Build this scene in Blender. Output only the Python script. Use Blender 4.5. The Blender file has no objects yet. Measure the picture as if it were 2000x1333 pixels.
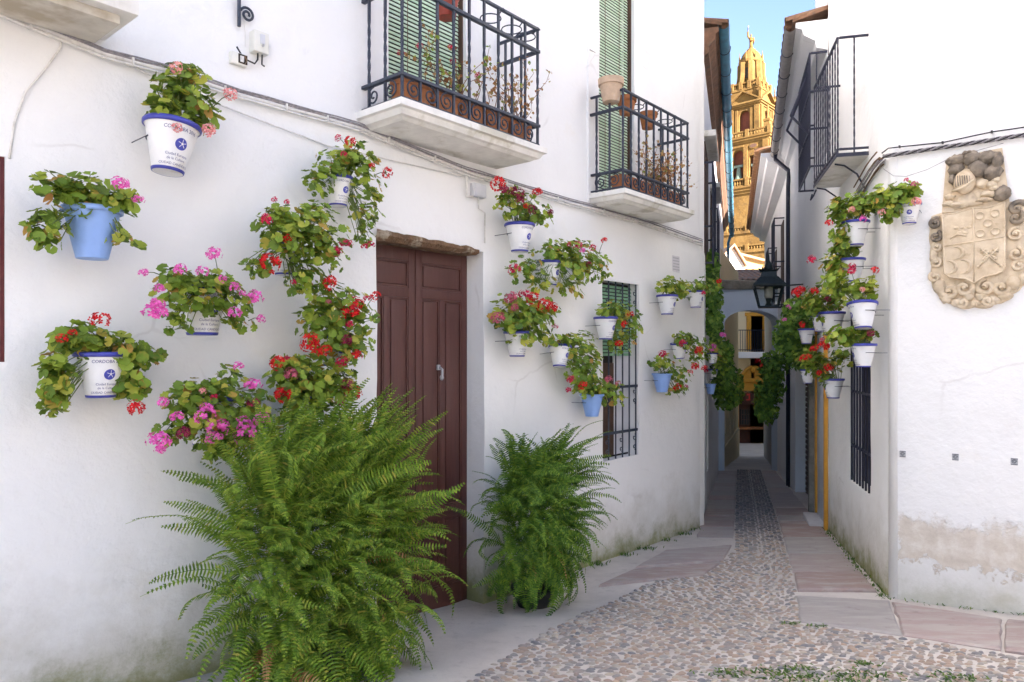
import bpy, bmesh, math, random
from mathutils import Vector, Matrix, noise
R = random.Random(7)
sc = bpy.context.scene
col = sc.collection
F, HY, CAMZ = 1400.0, 692.0, 1.65        # lens in photo pixels, horizon row, eye height

# ------------------------------------------------------------------ camera, sky, sun, exposure
cam = bpy.data.cameras.new('camera'); cam.sensor_width = 36; cam.lens = 36 * F / 2000
cam.shift_y = (HY - 666.5) / 2000; cam.clip_start = .05; cam.clip_end = 6000
co = bpy.data.objects.new('camera', cam); col.objects.link(co)
co.location = (0, 0, CAMZ); co.rotation_euler = (math.radians(90), 0, 0); sc.camera = co
SUN_EL = math.radians(20); SUN_H = Vector((.52, -.854, 0)).normalized()      # horizontal direction towards the sun
sd = Vector((SUN_H.x * math.cos(SUN_EL), SUN_H.y * math.cos(SUN_EL), math.sin(SUN_EL)))
sc.world = bpy.data.worlds.new('World'); sc.world.use_nodes = True
wn = sc.world.node_tree; bg = wn.nodes['Background']
sky = wn.nodes.new('ShaderNodeTexSky'); sky.sky_type = 'NISHITA'; sky.sun_disc = False
sky.sun_elevation = SUN_EL; sky.sun_rotation = math.atan2(sd.x, sd.y)
sky.air_density = 1.0; sky.dust_density = .5; sky.ozone_density = 1.8
wn.links.new(sky.outputs[0], bg.inputs[0]); bg.inputs[1].default_value = .05
sl = bpy.data.lights.new('sun', 'SUN'); sl.energy = 5.0; sl.angle = math.radians(.5); sl.color = (1, .94, .84)
so = bpy.data.objects.new('sun', sl); col.objects.link(so); so.location = (10, -20, 30)
so.rotation_euler = sd.to_track_quat('Z', 'Y').to_euler()
sc.view_settings.view_transform = 'Standard'; sc.view_settings.look = 'None'
sc.view_settings.gamma = 1; sc.view_settings.use_curve_mapping = False
sc.view_settings.exposure = 3.08
sc.view_settings.use_white_balance = True; sc.view_settings.white_balance_temperature = 6500; sc.view_settings.white_balance_tint = 20
sc.cycles.use_denoising = True; sc.cycles.max_bounces = 10; sc.cycles.diffuse_bounces = 6
sc.cycles.transparent_max_bounces = 8; sc.cycles.sample_clamp_indirect = 6

# ------------------------------------------------------------------ mesh helpers
class MB:
    """collects shapes, builds ONE mesh object"""
    def __init__(s): s.v, s.f = [], []
    def add(s, vs, fs):
        k = len(s.v); s.v += [tuple(p) for p in vs]; s.f += [tuple(i + k for i in f) for f in fs]; return s
    def box(s, x0, x1, y0, y1, z0, z1):
        return s.add([(x0,y0,z0),(x1,y0,z0),(x1,y1,z0),(x0,y1,z0),(x0,y0,z1),(x1,y0,z1),(x1,y1,z1),(x0,y1,z1)],
                     [(0,3,2,1),(4,5,6,7),(0,1,5,4),(1,2,6,5),(2,3,7,6),(3,0,4,7)])
    def cbox(s, x0, x1, y0, y1, z0, z1, c):
        """box with chamfered edges"""
        bm = bmesh.new(); bmesh.ops.create_cube(bm, size=1)
        for v in bm.verts:
            v.co = Vector((x0 if v.co.x < 0 else x1, y0 if v.co.y < 0 else y1, z0 if v.co.z < 0 else z1))
        bmesh.ops.bevel(bm, geom=bm.edges[:], offset=c, segments=2, affect='EDGES', profile=.6)
        bm.verts.ensure_lookup_table()
        s.add([v.co[:] for v in bm.verts], [[v.index for v in f.verts] for f in bm.faces]); bm.free(); return s
    def tube(s, pts, r, n=6, cap=True, r1=None):
        pts = [Vector(p) for p in pts]; m = len(pts); vs, fs = [], []
        up = None
        for i, p in enumerate(pts):
            t = (pts[min(i+1, m-1)] - pts[max(i-1, 0)]).normalized()
            if up is None:
                a = Vector((0,0,1)) if abs(t.z) < .9 else Vector((1,0,0)); up = (a - t * a.dot(t)).normalized()
            else:
                up = (up - t * up.dot(t))
                up = up.normalized() if up.length > 1e-6 else Vector((1,0,0))
            b = t.cross(up); rr = r if r1 is None else r + (r1 - r) * i / max(1, m - 1)
            if isinstance(r, (list, tuple)): rr = r[i]
            for k in range(n):
                a = 2 * math.pi * (k + .5) / n; vs.append(p + (up * math.cos(a) + b * math.sin(a)) * rr)
        for i in range(m - 1):
            for k in range(n):
                a, b2 = i*n + k, i*n + (k+1) % n; fs.append((a, b2, b2 + n, a + n))
        if cap: fs.append(tuple(range(n-1, -1, -1))); fs.append(tuple((m-1)*n + k for k in range(n)))
        return s.add(vs, fs)
    def lathe(s, prof, n=20, c=(0,0,0), caps=True):
        vs, fs = [], []
        for r, z in prof:
            for k in range(n):
                a = 2*math.pi*k/n; vs.append((c[0] + r*math.cos(a), c[1] + r*math.sin(a), c[2] + z))
        for i in range(len(prof)-1):
            for k in range(n):
                a, b = i*n + k, i*n + (k+1) % n; fs.append((a, b, b+n, a+n))
        if caps: fs.append(tuple(range(n-1, -1, -1))); fs.append(tuple((len(prof)-1)*n + k for k in range(n)))
        return s.add(vs, fs)
    def ball(s, c, rx, ry=None, rz=None, n=10, m=6):
        ry = rx if ry is None else ry; rz = rx if rz is None else rz
        vs, fs = [], []
        for i in range(m+1):
            t = math.pi * (i + .0001) / (m + .0002)
            for k in range(n):
                a = 2*math.pi*k/n; vs.append((c[0]+rx*math.sin(t)*math.cos(a), c[1]+ry*math.sin(t)*math.sin(a), c[2]-rz*math.cos(t)))
        for i in range(m):
            for k in range(n):
                a, b = i*n+k, i*n+(k+1) % n; fs.append((a, b, b+n, a+n))
        return s.add(vs, fs)
    def prism(s, poly, z0, z1):
        n = len(poly)
        return s.add([(x,y,z0) for x,y in poly] + [(x,y,z1) for x,y in poly],
                     [tuple(range(n-1,-1,-1)), tuple(range(n, 2*n))] + [(k,(k+1)%n,(k+1)%n+n,k+n) for k in range(n)])
    def extr(s, poly, y0, y1):
        """polygon in x,z pushed from y0 (front) to y1"""
        n = len(poly)
        return s.add([(x,y0,z) for x,z in poly] + [(x,y1,z) for x,z in poly],
                     [tuple(range(n)), tuple(range(2*n-1, n-1, -1))] + [(k+n,(k+1)%n+n,(k+1)%n,k) for k in range(n)])
    def spiral(s, cx, cz, y, r0, turns, r, a0=0, hand=1, n=22, r_end=.15):
        pts = []
        for i in range(n+1):
            t = i/n; a = a0 + hand*turns*2*math.pi*t; q = r0*(1 - (1-r_end)*t); pts.append((cx+q*math.cos(a), y, cz+q*math.sin(a)))
        return s.tube(pts, r, 5)
    def plate(s, x0, x1, z0, z1, ops, y, th, n=14):
        """wall plate facing -y with openings (xa,xb,zb,zt,rise); the reveals are th deep"""
        ops = sorted(ops); x = x0
        def q(a, b, c, d): s.add([a, b, c, d], [(0,1,2,3)])
        for xa, xb, zb, zt, rise in ops:
            q((x,y,z0),(xa,y,z0),(xa,y,z1),(x,y,z1))
            if zb > z0: q((xa,y,z0),(xb,y,z0),(xb,y,zb),(xa,y,zb)); q((xa,y,zb),(xb,y,zb),(xb,y+th,zb),(xa,y+th,zb))
            def top(t):
                return zt - rise + rise*math.sqrt(max(0, 1-(2*t-1)**2)) if rise else zt
            for i in range(n if rise else 1):
                m = n if rise else 1
                t0, t1 = (1-math.cos(math.pi*i/m))/2, (1-math.cos(math.pi*(i+1)/m))/2
                a, b = xa+(xb-xa)*t0, xa+(xb-xa)*t1
                q((a,y,top(t0)),(b,y,top(t1)),(b,y,z1),(a,y,z1))
                q((a,y,top(t0)),(a,y+th,top(t0)),(b,y+th,top(t1)),(b,y,top(t1)))
            q((xa,y,zb),(xa,y+th,zb),(xa,y+th,zt-rise),(xa,y,zt-rise)); q((xb,y+th,zb),(xb,y,zb),(xb,y,zt-rise),(xb,y+th,zt-rise))
            x = xb
        q((x,y,z0),(x1,y,z0),(x1,y,z1),(x,y,z1)); return s
    def mesh(s, name, smooth=False):
        me = bpy.data.meshes.new(name); me.from_pydata(s.v, [], s.f); me.update()
        if smooth: me.polygons.foreach_set('use_smooth', [True]*len(me.polygons))
        return me
    def build(s, name, mat, parent=None, smooth=False, angle=None, kind=None):
        me = s.mesh(name, smooth or angle is not None)
        if angle is not None: me.set_sharp_from_angle(angle=math.radians(angle))
        o = obj(name, me, mat, parent)
        if kind: o['kind'] = kind
        return o
def obj(name, me, mat, parent=None, m=None):
    if mat is not None and len(me.materials) == 0: me.materials.append(mat)
    o = bpy.data.objects.new(name, me); col.objects.link(o)
    if parent is not None: o.parent = parent
    if m is not None: o.matrix_local = m
    return o
def tag(o, label=None, cat=None, group=None, kind=None):
    for k, v in (('label', label), ('category', cat), ('group', group), ('kind', kind)):
        if v: o[k] = v
    return o
def thing(name, label, cat, m=None, group=None):
    o = bpy.data.objects.new(name, None); col.objects.link(o); o.empty_display_size = .1
    if m is not None: o.matrix_world = m
    return tag(o, label, cat, group)
def TR(x, y, z): return Matrix.Translation((x, y, z))

# ------------------------------------------------------------------ where things stand
def depth(x, y, Y): return Vector(((x-1000)/F*Y, Y, (HY-y)/F*Y + CAMZ))
class Wall:
    """upright wall plane: local x runs along it, local y into it, z up"""
    def __init__(s, p, d):
        s.o = Vector((p[0], p[1], 0)); s.d = Vector((d[0], d[1], 0)).normalized(); s.n = Vector((s.d.y, -s.d.x, 0))
        s.rot = Matrix(((s.d.x, -s.n.x, 0, 0), (s.d.y, -s.n.y, 0, 0), (0, 0, 1, 0), (0, 0, 0, 1)))
        s.m = Matrix.Translation(s.o) @ s.rot
    def at(s, x, y, p=0):
        r = Vector(((x-1000)/F, 1, (HY-y)/F)); q = s.o + s.n*p
        return r * (q.dot(s.n) / r.dot(s.n)) + Vector((0, 0, CAMZ))
    def uz(s, x, y, p=0):
        q = s.at(x, y, p); return (q - s.o).dot(s.d), q.z
    def pt(s, u, z, p=0): return s.o + s.d*u + s.n*p + Vector((0, 0, z))
    def frame(s, u, z, p=0): return Matrix.Translation(s.pt(u, z, p)) @ s.rot
WL = Wall((-.19, 4.73), (.6508, .7593))          # flowered facade
WF = Wall((2.557, 4.87), (.82, -.572))           # wall with the coat of arms
WA = Wall((1.88, 7.15), (.30, .954))             # alley, left side
SR1, SR2 = .25, .30
def XR(y): return 2.557 + SR1*(min(y, 7)-4.87) + SR2*max(0, y-7)     # alley, right side
WR = Wall((2.557, 4.87), (-SR1, -1))             # u is negative into the alley
WR2 = Wall((XR(7), 7), (-SR2, -1))
def XLW(y): return 1.88 + .3145*(y-7.15)
GP = [(-60, .25), (2.4, .25), (3.25, .18), (4.7, 0), (7.15, -.08), (25, -1.55), (27, -1.71), (40, -2.6), (90, -4)]
def gz(x, y):
    if y <= GP[0][0]: return GP[0][1]
    for (a, za), (b, zb) in zip(GP, GP[1:]):
        if y <= b: return za + (zb-za)*(y-a)/(b-a)
    return GP[-1][1]
def ground_at(x, y):
    """photo pixel -> point on the ground"""
    r = Vector(((x-1000)/F, 1, (HY-y)/F)); lo, hi = 1.0, 60.0
    for _ in range(50):
        m = (lo+hi)/2; p = r*m
        if p.z + CAMZ > gz(p.x, p.y): lo = m
        else: hi = m
    p = r*lo; return Vector((p.x, p.y, gz(p.x, p.y)))

# ------------------------------------------------------------------ material helpers
class NT:
    def __init__(s, name):
        s.m = bpy.data.materials.new(name); s.m.use_nodes = True; s.t = s.m.node_tree
        s.b = s.t.nodes['Principled BSDF']; s.out = s.t.nodes['Material Output']
    def n(s, typ, ins=None, **pr):
        d = s.t.nodes.new(typ)
        for k, v in pr.items(): setattr(d, k, v)
        for k, v in (ins or {}).items(): s.set(d.inputs[k], v)
        return d
    def set(s, sock, v):
        if isinstance(v, bpy.types.NodeSocket): s.t.links.new(v, sock)
        else: sock.default_value = v
    def math(s, op, a, b=0.0, c=0.0, clamp=False):
        return s.n('ShaderNodeMath', {0: a, 1: b, 2: c}, operation=op, use_clamp=clamp).outputs[0]
    def mix(s, f, a, b, bt='MIX'):
        d = s.n('ShaderNodeMix', data_type='RGBA', blend_type=bt)
        s.set(d.inputs[0], f); s.set(d.inputs[6], a); s.set(d.inputs[7], b); return d.outputs[2]
    def noise(s, scale, detail=4, rough=.55, vec=None):
        d = s.n('ShaderNodeTexNoise', {'Scale': scale, 'Detail': detail, 'Roughness': rough})
        s.t.links.new(vec if vec is not None else s.obj(), d.inputs['Vector']); return d.outputs['Fac']
    def obj(s):
        if not hasattr(s, '_tc'): s._tc = s.n('ShaderNodeTexCoord')
        return s._tc.outputs['Object']
    def pos(s):
        if not hasattr(s, '_g'): s._g = s.n('ShaderNodeNewGeometry')
        return s._g.outputs['Position']
    def ramp(s, f, stops):
        d = s.n('ShaderNodeValToRGB', {'Fac': f}); e = d.color_ramp.elements
        while len(e) < len(stops): e.new(.5)
        for k, (p, c) in enumerate(stops): e[k].position = p; e[k].color = c if len(c) == 4 else (*c, 1)
        return d.outputs['Color']
    def smooth(s, v, a, b):
        d = s.n('ShaderNodeMapRange', {'Value': v, 'From Min': a, 'From Max': b, 'To Min': 0.0, 'To Max': 1.0}, interpolation_type='SMOOTHSTEP'); return d.outputs[0]
    def bump(s, h, st=.3, dist=.01, prev=None):
        d = s.n('ShaderNodeBump', {'Height': h, 'Strength': st, 'Distance': dist})
        if prev is not None: s.t.links.new(prev, d.inputs['Normal'])
        return d.outputs['Normal']
    def done(s, colr=None, rough=.6, normal=None, metal=0.0, spec=.5):
        if colr is not None: s.set(s.b.inputs['Base Color'], colr)
        s.set(s.b.inputs['Roughness'], rough); s.set(s.b.inputs['Metallic'], metal); s.set(s.b.inputs['Specular IOR Level'], spec)
        if normal is not None: s.set(s.b.inputs['Normal'], normal)
        return s.m
def C(c): return (*c, 1.0)
def mk(name, c, rough=.6, var=.18, scale=18, bump=.15, metal=0.0, spec=.4, c2=None, dist=.004):
    t = NT(name); f = t.noise(scale, 6, .6)
    lo = C([v*(1-var) for v in c]); hi = C([min(1, v*(1+var)) for v in c])
    k = t.ramp(f, [(.3, lo), (.7, hi)])
    if c2: k = t.mix(t.smooth(t.noise(scale*.35, 5, .65), .52, .66), k, C(c2))
    return t.done(k, t.math('ADD', t.math('MULTIPLY', f, .2), rough-.1), t.bump(t.noise(scale*3, 4), bump, dist) if bump else None, metal, spec)
def plaster(name, c=(.86,.855,.835), base=None, moss=.5, patch=None, warm=.10, peel=False):
    """limewash: uneven trowelled relief, faint stains, moss and damp along the foot; base = (a, b): foot height a + b*x"""
    t = NT(name); o = t.obj(); sep = t.n('ShaderNodeSeparateXYZ', {0: o}); x, z = sep.outputs[0], sep.outputs[2]
    n1, n2, n3 = t.noise(1.3, 6, .6), t.noise(7, 5, .6), t.noise(42, 5, .6)
    k = t.ramp(n1, [(.3, C([v*.95 for v in c])), (.62, C(c))])
    k = t.mix(t.math('MULTIPLY', t.smooth(t.noise(2.6, 7, .68), .56, .74), warm*2), k, C((.74,.66,.50)))
    k = t.mix(t.math('MULTIPLY', t.smooth(t.noise(5.5, 8, .72), .62, .72), .16), k, C((.62,.60,.56)))
    h = t.math('ADD', t.math('MULTIPLY', n2, .8), t.math('MULTIPLY', n3, .16))
    vo = t.n('ShaderNodeTexVoronoi', {'Vector': o, 'Scale': 2.6}, feature='F1'); vr = t.n('ShaderNodeSeparateColor', {0: vo.outputs['Color']}).outputs[0]
    k = t.mix(t.math('MULTIPLY', t.math('LESS_THAN', vo.outputs['Distance'], t.math('MULTIPLY', vr, .026)), .55), k, C((.30,.27,.24)))
    ck = t.n('ShaderNodeTexVoronoi', {'Vector': t.n('ShaderNodeMixRGB', {0: .12, 1: o, 2: t.n('ShaderNodeTexNoise', {'Vector': o, 'Scale': 3.0, 'Detail': 5.0}).outputs['Color']}).outputs[0], 'Scale': 1.3}, feature='DISTANCE_TO_EDGE')
    k = t.mix(t.math('MULTIPLY', t.math('MULTIPLY', t.smooth(ck.outputs['Distance'], .010, .002), t.smooth(t.noise(1.7, 3), .55, .65)), .22), k, C((.45,.42,.38)))
    if base is not None:
        zr = t.math('SUBTRACT', z, t.math('MULTIPLY_ADD', x, base[1], base[0]))
        nn = t.noise(3.2, 7, .7)
        damp = t.math('MULTIPLY', t.smooth(t.math('ADD', zr, t.math('MULTIPLY', nn, -.9)), .25, -.42), .55*moss + .2)
        k = t.mix(damp, k, C((.47,.44,.36)))
        gm = t.math('MULTIPLY', t.smooth(t.math('ADD', zr, t.math('MULTIPLY', t.noise(5, 7, .75), -.62)), -.02, -.32), moss)
        k = t.mix(gm, k, C((.19,.20,.045)))
    if patch:
        x0, x1, z0, z1 = patch
        wob = t.math('MULTIPLY_ADD', t.noise(4.5, 7, .65), .36, -.18); wob2 = t.math('MULTIPLY_ADD', t.noise(6, 7, .7, t.n('ShaderNodeMapping', {'Vector': o, 'Location': (3, 1, 7)}).outputs[0]), .5, -.25)
        mx = t.math('MULTIPLY', t.smooth(t.math('ADD', x, wob), x0, x0+.03), t.smooth(t.math('ADD', x, wob), x1, x1-.03))
        mz = t.math('MULTIPLY', t.smooth(t.math('ADD', z, wob2), z0, z0+.02), t.smooth(t.math('ADD', z, wob2), z1, z1-.10))
        m = t.math('MULTIPLY', mx, mz)
        pc = t.ramp(t.noise(7, 8, .7), [(.3, (.40,.31,.21)), (.5, (.58,.49,.38)), (.68, (.76,.71,.62))])
        k = t.mix(t.math('MULTIPLY', m, .68), k, pc); h = t.math('SUBTRACT', h, t.math('MULTIPLY', m, .5))
    nb = t.bump(t.math('ADD', h, t.math('MULTIPLY', t.noise(2.8, 3, .5), 1.2)), .6, .022)
    return t.done(k, .85, nb, 0.0, .2)
# ------------------------------------------------------------------ materials
M = {}
M['wall_l'] = plaster('limewash_flower_facade', base=(.03, -.07), moss=.85)
M['wall_f'] = plaster('limewash_arms_wall', base=(-.06, .035), moss=.35, patch=(.03, .86, .25, .60))
M['wall_r'] = plaster('limewash_corner_side', base=(-.05, .04), moss=.95)
M['wall_a'] = plaster('limewash_alley_left', (.89,.89,.89), moss=.6, base=(-.3, -.08))
M['wall_w'] = plaster('limewash_alley_right', (.90,.90,.89))
M['wall_p'] = plaster('limewash_courtyard', (.86,.85,.82))
M['cream'] = plaster('cream_plaster', (.78,.66,.43), warm=.2)
M['palebl'] = plaster('pale_blue_plaster', (.68,.78,.90), warm=.05)
M['ochrew'] = plaster('ochre_plaster', (.34,.22,.09), warm=.2)
M['greyw'] = plaster('grey_plaster', (.50,.50,.52))
M['far_w'] = plaster('far_white_plaster', (.84,.80,.70))
M['ochre'] = mk('ochre_paint', (.62,.30,.03), .55, .12, 14, .1)
M['slabcon'] = mk('balcony_cement', (.80,.78,.73), .9, .10, 9, .4, c2=(.58,.55,.46), dist=.006)
M['iron'] = mk('blue_black_ironwork', (.032,.042,.065), .5, .35, 40, .2, spec=.5, c2=(.05,.055,.07))
M['iron_r'] = mk('dark_ironwork', (.022,.024,.045), .5, .3, 40, .2)
M['terra'] = mk('terracotta', (.42,.16,.06), .85, .22, 22, .3, c2=(.50,.27,.15))
M['terra_p'] = mk('pale_terracotta', (.55,.40,.28), .9, .15, 20, .3, c2=(.62,.52,.42))
M['redpot'] = mk('red_glazed_pot', (.34,.055,.03), .45, .2, 20, .1)
M['potw'] = mk('white_glazed_pot', (.82,.82,.81), .38, .05, 9, .15, c2=(.70,.66,.58))
M['potb'] = mk('blue_painted_pot', (.26,.42,.78), .5, .08, 9, .15)
M['rim'] = mk('blue_glaze_band', (.055,.065,.36), .35, .2, 30, .05)
M['ink'] = mk('blue_glaze_lettering', (.03,.04,.20), .4, .3, 60, 0)
M['soil'] = mk('potting_soil', (.045,.03,.02), .95, .3, 60, .5)
M['conduit'] = mk('whitewashed_conduit', (.74,.72,.68), .6, .1, 30, .1, c2=(.55,.53,.49))
M['cable_d'] = mk('dark_cable', (.035,.033,.035), .5, .3, 40, .1)
M['cable_g'] = mk('grey_cable', (.30,.28,.29), .55, .4, 60, .2)
M['box'] = mk('cream_plastic_box', (.74,.73,.66), .45, .06, 20, .05)
M['wood'] = mk('old_lintel_wood', (.17,.10,.055), .9, .4, 25, .8, c2=(.40,.34,.26), dist=.01)
M['step'] = mk('grey_marble_step', (.52,.52,.53), .6, .12, 12, .2)
M['glass'] = mk('dark_window_glass', (.02,.025,.03), .08, .1, 4, 0, spec=.6)
M['dark'] = mk('dark_interior', (.03,.025,.022), .9, .3, 6, 0)  # near-black colour stands in for the shade of unlit rooms
M['curtain'] = mk('white_window_panel', (.62,.63,.66), .7, .06, 8, .1)
M['gutter'] = mk('blue_green_gutter', (.07,.25,.36), .45, .2, 12, .1, c2=(.07,.20,.28))
M['gutter_g'] = mk('grey_gutter', (.34,.31,.29), .55, .2, 14, .1)
M['tile'] = mk('weathered_roof_tile', (.20,.105,.06), .9, .35, 14, .5, c2=(.13,.10,.07), dist=.008)
M['tile_l'] = mk('sunlit_roof_tile', (.38,.20,.10), .9, .3, 14, .5, c2=(.25,.17,.10), dist=.008)  # lighter copy of the roof tile, sunlight put into its colour
M['stone'] = mk('grey_coping_stone', (.26,.24,.20), .95, .3, 10, .6, c2=(.15,.15,.12), dist=.01)
M['lamp'] = mk('dark_green_lamp_metal', (.022,.034,.036), .42, .25, 30, .1)
M['bulb'] = mk('frosted_lamp_tube', (.62,.58,.50), .4, .05, 20, 0)
M['bell'] = mk('bronze_bell', (.10,.14,.11), .55, .3, 3, .1)
M['redwood'] = mk('red_brown_shopfront', (.10,.035,.022), .6, .2, 8, .2)
M['redsign'] = mk('red_sign', (.65,.05,.03), .5, .1, 8, 0)
M['shutter'] = mk('brown_slatted_door', (.085,.045,.028), .7, .25, 10, .2)
M['vent'] = mk('grey_vent_plate', (.45,.45,.46), .6, .2, 40, .3)
M['plaque'] = mk('tile_plaque', (.66,.64,.66), .4, .1, 30, .05)
M['stem'] = mk('green_stem', (.12,.17,.04), .7, .2, 30, .1)
M['dry'] = mk('dry_stem', (.22,.11,.05), .8, .3, 30, .2)
M['white'] = mk('white_glaze_line', (.85,.85,.85), .4, .03, 20, 0)
def door_mat():
    t = NT('brown_painted_door'); v = t.n('ShaderNodeMapping', {'Vector': t.obj(), 'Scale': (30, 30, 2.2)}).outputs[0]
    g = t.noise(1.6, 7, .65, v); k = t.ramp(g, [(.3, (.082,.029,.023)), (.6, (.105,.038,.030)), (.8, (.135,.054,.042))])
    k = t.mix(t.math('MULTIPLY', t.smooth(t.noise(3, 6, .7), .58, .75), .3), k, C((.20,.12,.095)))
    return t.done(k, .48, t.bump(g, .25, .003), 0.0, .45)
M['door'] = door_mat()
def glass_mat():
    t = NT('lamp_glass'); a = t.n('ShaderNodeBsdfTransparent', {'Color': (.86,.88,.86,1)}); g = t.n('ShaderNodeBsdfGlossy', {'Color': (.8,.8,.8,1), 'Roughness': .08})
    x = t.n('ShaderNodeMixShader', {0: .10, 1: a.outputs[0], 2: g.outputs[0]}); t.t.links.new(x.outputs[0], t.out.inputs[0]); return t.m
M['lglass'] = glass_mat()
def rnd(t):
    oi = t.n('ShaderNodeObjectInfo').outputs['Random']; t.pos(); isl = t._g.outputs['Random Per Island']
    return t.math('FRACT', t.math('ADD', oi, isl))
def leaf_mat(name, stops, trans=.28, rough=.5):
    t = NT(name); r = rnd(t); k = t.ramp(r, stops)
    n = t.noise(38, 4); k = t.mix(t.math('MULTIPLY', t.smooth(n, .45, .75), .35), k, C(stops[-1][1]))
    t.set(t.b.inputs['Base Color'], k); t.set(t.b.inputs['Roughness'], rough); t.set(t.b.inputs['Specular IOR Level'], .3)
    t.set(t.b.inputs['Normal'], t.bump(t.noise(70, 3), .25, .002))
    tr = t.n('ShaderNodeBsdfTranslucent', {'Color': k}); x = t.n('ShaderNodeMixShader', {0: trans, 1: t.b.outputs[0], 2: tr.outputs[0]})
    t.t.links.new(x.outputs[0], t.out.inputs[0]); return t.m
M['leaf'] = leaf_mat('geranium_leaf', [(0, (0.084,0.166,0.020)), (.3, (0.145,0.266,0.029)), (.62, (0.229,0.367,0.037)), (.86, (0.373,0.460,0.055)), (.955, (0.504,0.460,0.066)), (1, (0.504,0.245,0.066))])
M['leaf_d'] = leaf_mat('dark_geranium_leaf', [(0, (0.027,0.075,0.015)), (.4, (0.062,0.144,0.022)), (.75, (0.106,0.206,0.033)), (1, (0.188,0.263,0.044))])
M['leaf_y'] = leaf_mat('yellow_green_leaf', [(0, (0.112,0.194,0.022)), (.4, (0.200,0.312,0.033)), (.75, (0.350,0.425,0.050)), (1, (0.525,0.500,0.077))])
M['ivy'] = leaf_mat('dark_trailing_leaf', [(0, (0.047,0.120,0.021)), (.4, (0.097,0.217,0.032)), (.75, (0.174,0.328,0.045)), (1, (0.283,0.413,0.053))])  # deep green tones for the hanging foliage
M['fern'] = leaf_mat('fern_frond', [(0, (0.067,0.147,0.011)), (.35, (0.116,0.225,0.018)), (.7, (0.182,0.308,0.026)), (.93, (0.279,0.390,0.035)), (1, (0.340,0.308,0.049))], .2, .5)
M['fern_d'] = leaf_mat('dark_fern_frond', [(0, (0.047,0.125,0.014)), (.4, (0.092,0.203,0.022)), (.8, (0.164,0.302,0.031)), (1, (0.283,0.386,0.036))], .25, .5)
M['dryleaf'] = leaf_mat('dried_leaf', [(0, (.28,.10,.04)), (.4, (.42,.20,.07)), (.8, (.50,.32,.13)), (1, (.40,.36,.12))])
def petal(name, a, b): return leaf_mat(name, [(0, a), (.6, b), (1, tuple(min(1, v*1.25) for v in b))], .25, .5)
M['red'] = petal('red_petal', (.48,.006,.010), (.72,.015,.016))
M['crim'] = petal('crimson_petal', (.38,.004,.045), (.62,.012,.075))
M['pink'] = petal('magenta_pink_petal', (.70,.05,.34), (.86,.16,.52))
M['coral'] = petal('coral_pink_petal', (.70,.20,.20), (.85,.36,.34))
M['wine'] = petal('dark_wine_petal', (.14,.006,.03), (.28,.02,.06))
M['dusty'] = petal('dusty_rose_petal', (.38,.05,.10), (.55,.12,.18))
def cobble_mat():
    t = NT('river_cobble'); r = rnd(t)
    k = t.ramp(r, [(0, (0.148,0.152,0.167)), (.2, (0.262,0.235,0.217)), (.4, (0.331,0.235,0.178)), (.58, (0.409,0.293,0.210)), (.75, (0.307,0.293,0.273)), (.9, (0.478,0.398,0.301)), (1, (0.193,0.175,0.172))])
    k = t.mix(t.math('MULTIPLY', t.noise(60, 5, .7), .35), k, C((0.387,0.363,0.301)))
    return t.done(k, .55, t.bump(t.noise(90, 4), .25, .003), 0.0, .35)
M['cobble'] = cobble_mat()
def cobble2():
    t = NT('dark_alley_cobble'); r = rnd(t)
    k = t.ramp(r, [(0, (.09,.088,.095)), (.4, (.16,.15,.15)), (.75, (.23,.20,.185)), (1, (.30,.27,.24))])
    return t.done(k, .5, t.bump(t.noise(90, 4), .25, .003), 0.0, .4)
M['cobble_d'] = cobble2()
def slab_mat():
    t = NT('pink_paving_slab'); o = t.pos(); r = rnd(t)
    k = t.ramp(r, [(0, (0.325,0.235,0.209)), (.4, (0.378,0.318,0.298)), (.7, (0.347,0.323,0.305)), (1, (0.399,0.282,0.254))])
    st = t.noise(3.5, 7, .65, t.n('ShaderNodeMapping', {'Vector': o, 'Scale': (1, 3.2, 1), 'Rotation': (0, 0, .3)}).outputs[0])
    k = t.mix(t.math('MULTIPLY', t.smooth(st, .42, .66), .6), k, C((0.452,0.435,0.393)))
    k = t.mix(t.math('MULTIPLY', t.smooth(t.noise(9, 7, .7, o), .58, .7), .45), k, C((0.178,0.153,0.146)))
    return t.done(k, .6, t.bump(t.noise(26, 7, .7, o), .4, .006), 0.0, .35)
M['slab'] = slab_mat()
def ground_mat():
    t = NT('mortar_and_worn_concrete'); o = t.pos()
    k = t.ramp(t.noise(2.2, 8, .65, o), [(.3, (.47,.43,.39)), (.55, (.58,.535,.485)), (.75, (.66,.61,.55))])
    k = t.mix(t.math('MULTIPLY', t.smooth(t.noise(11, 8, .7, o), .52, .7), .4), k, C((.33,.30,.27)))
    k = t.mix(t.math('MULTIPLY', t.smooth(t.noise(5, 7, .7, o), .63, .72), .55), k, C((.15,.17,.06)))
    return t.done(k, .85, t.bump(t.noise(45, 7, .7, o), .55, .006), 0.0, .25)
M['ground'] = ground_mat()
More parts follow.
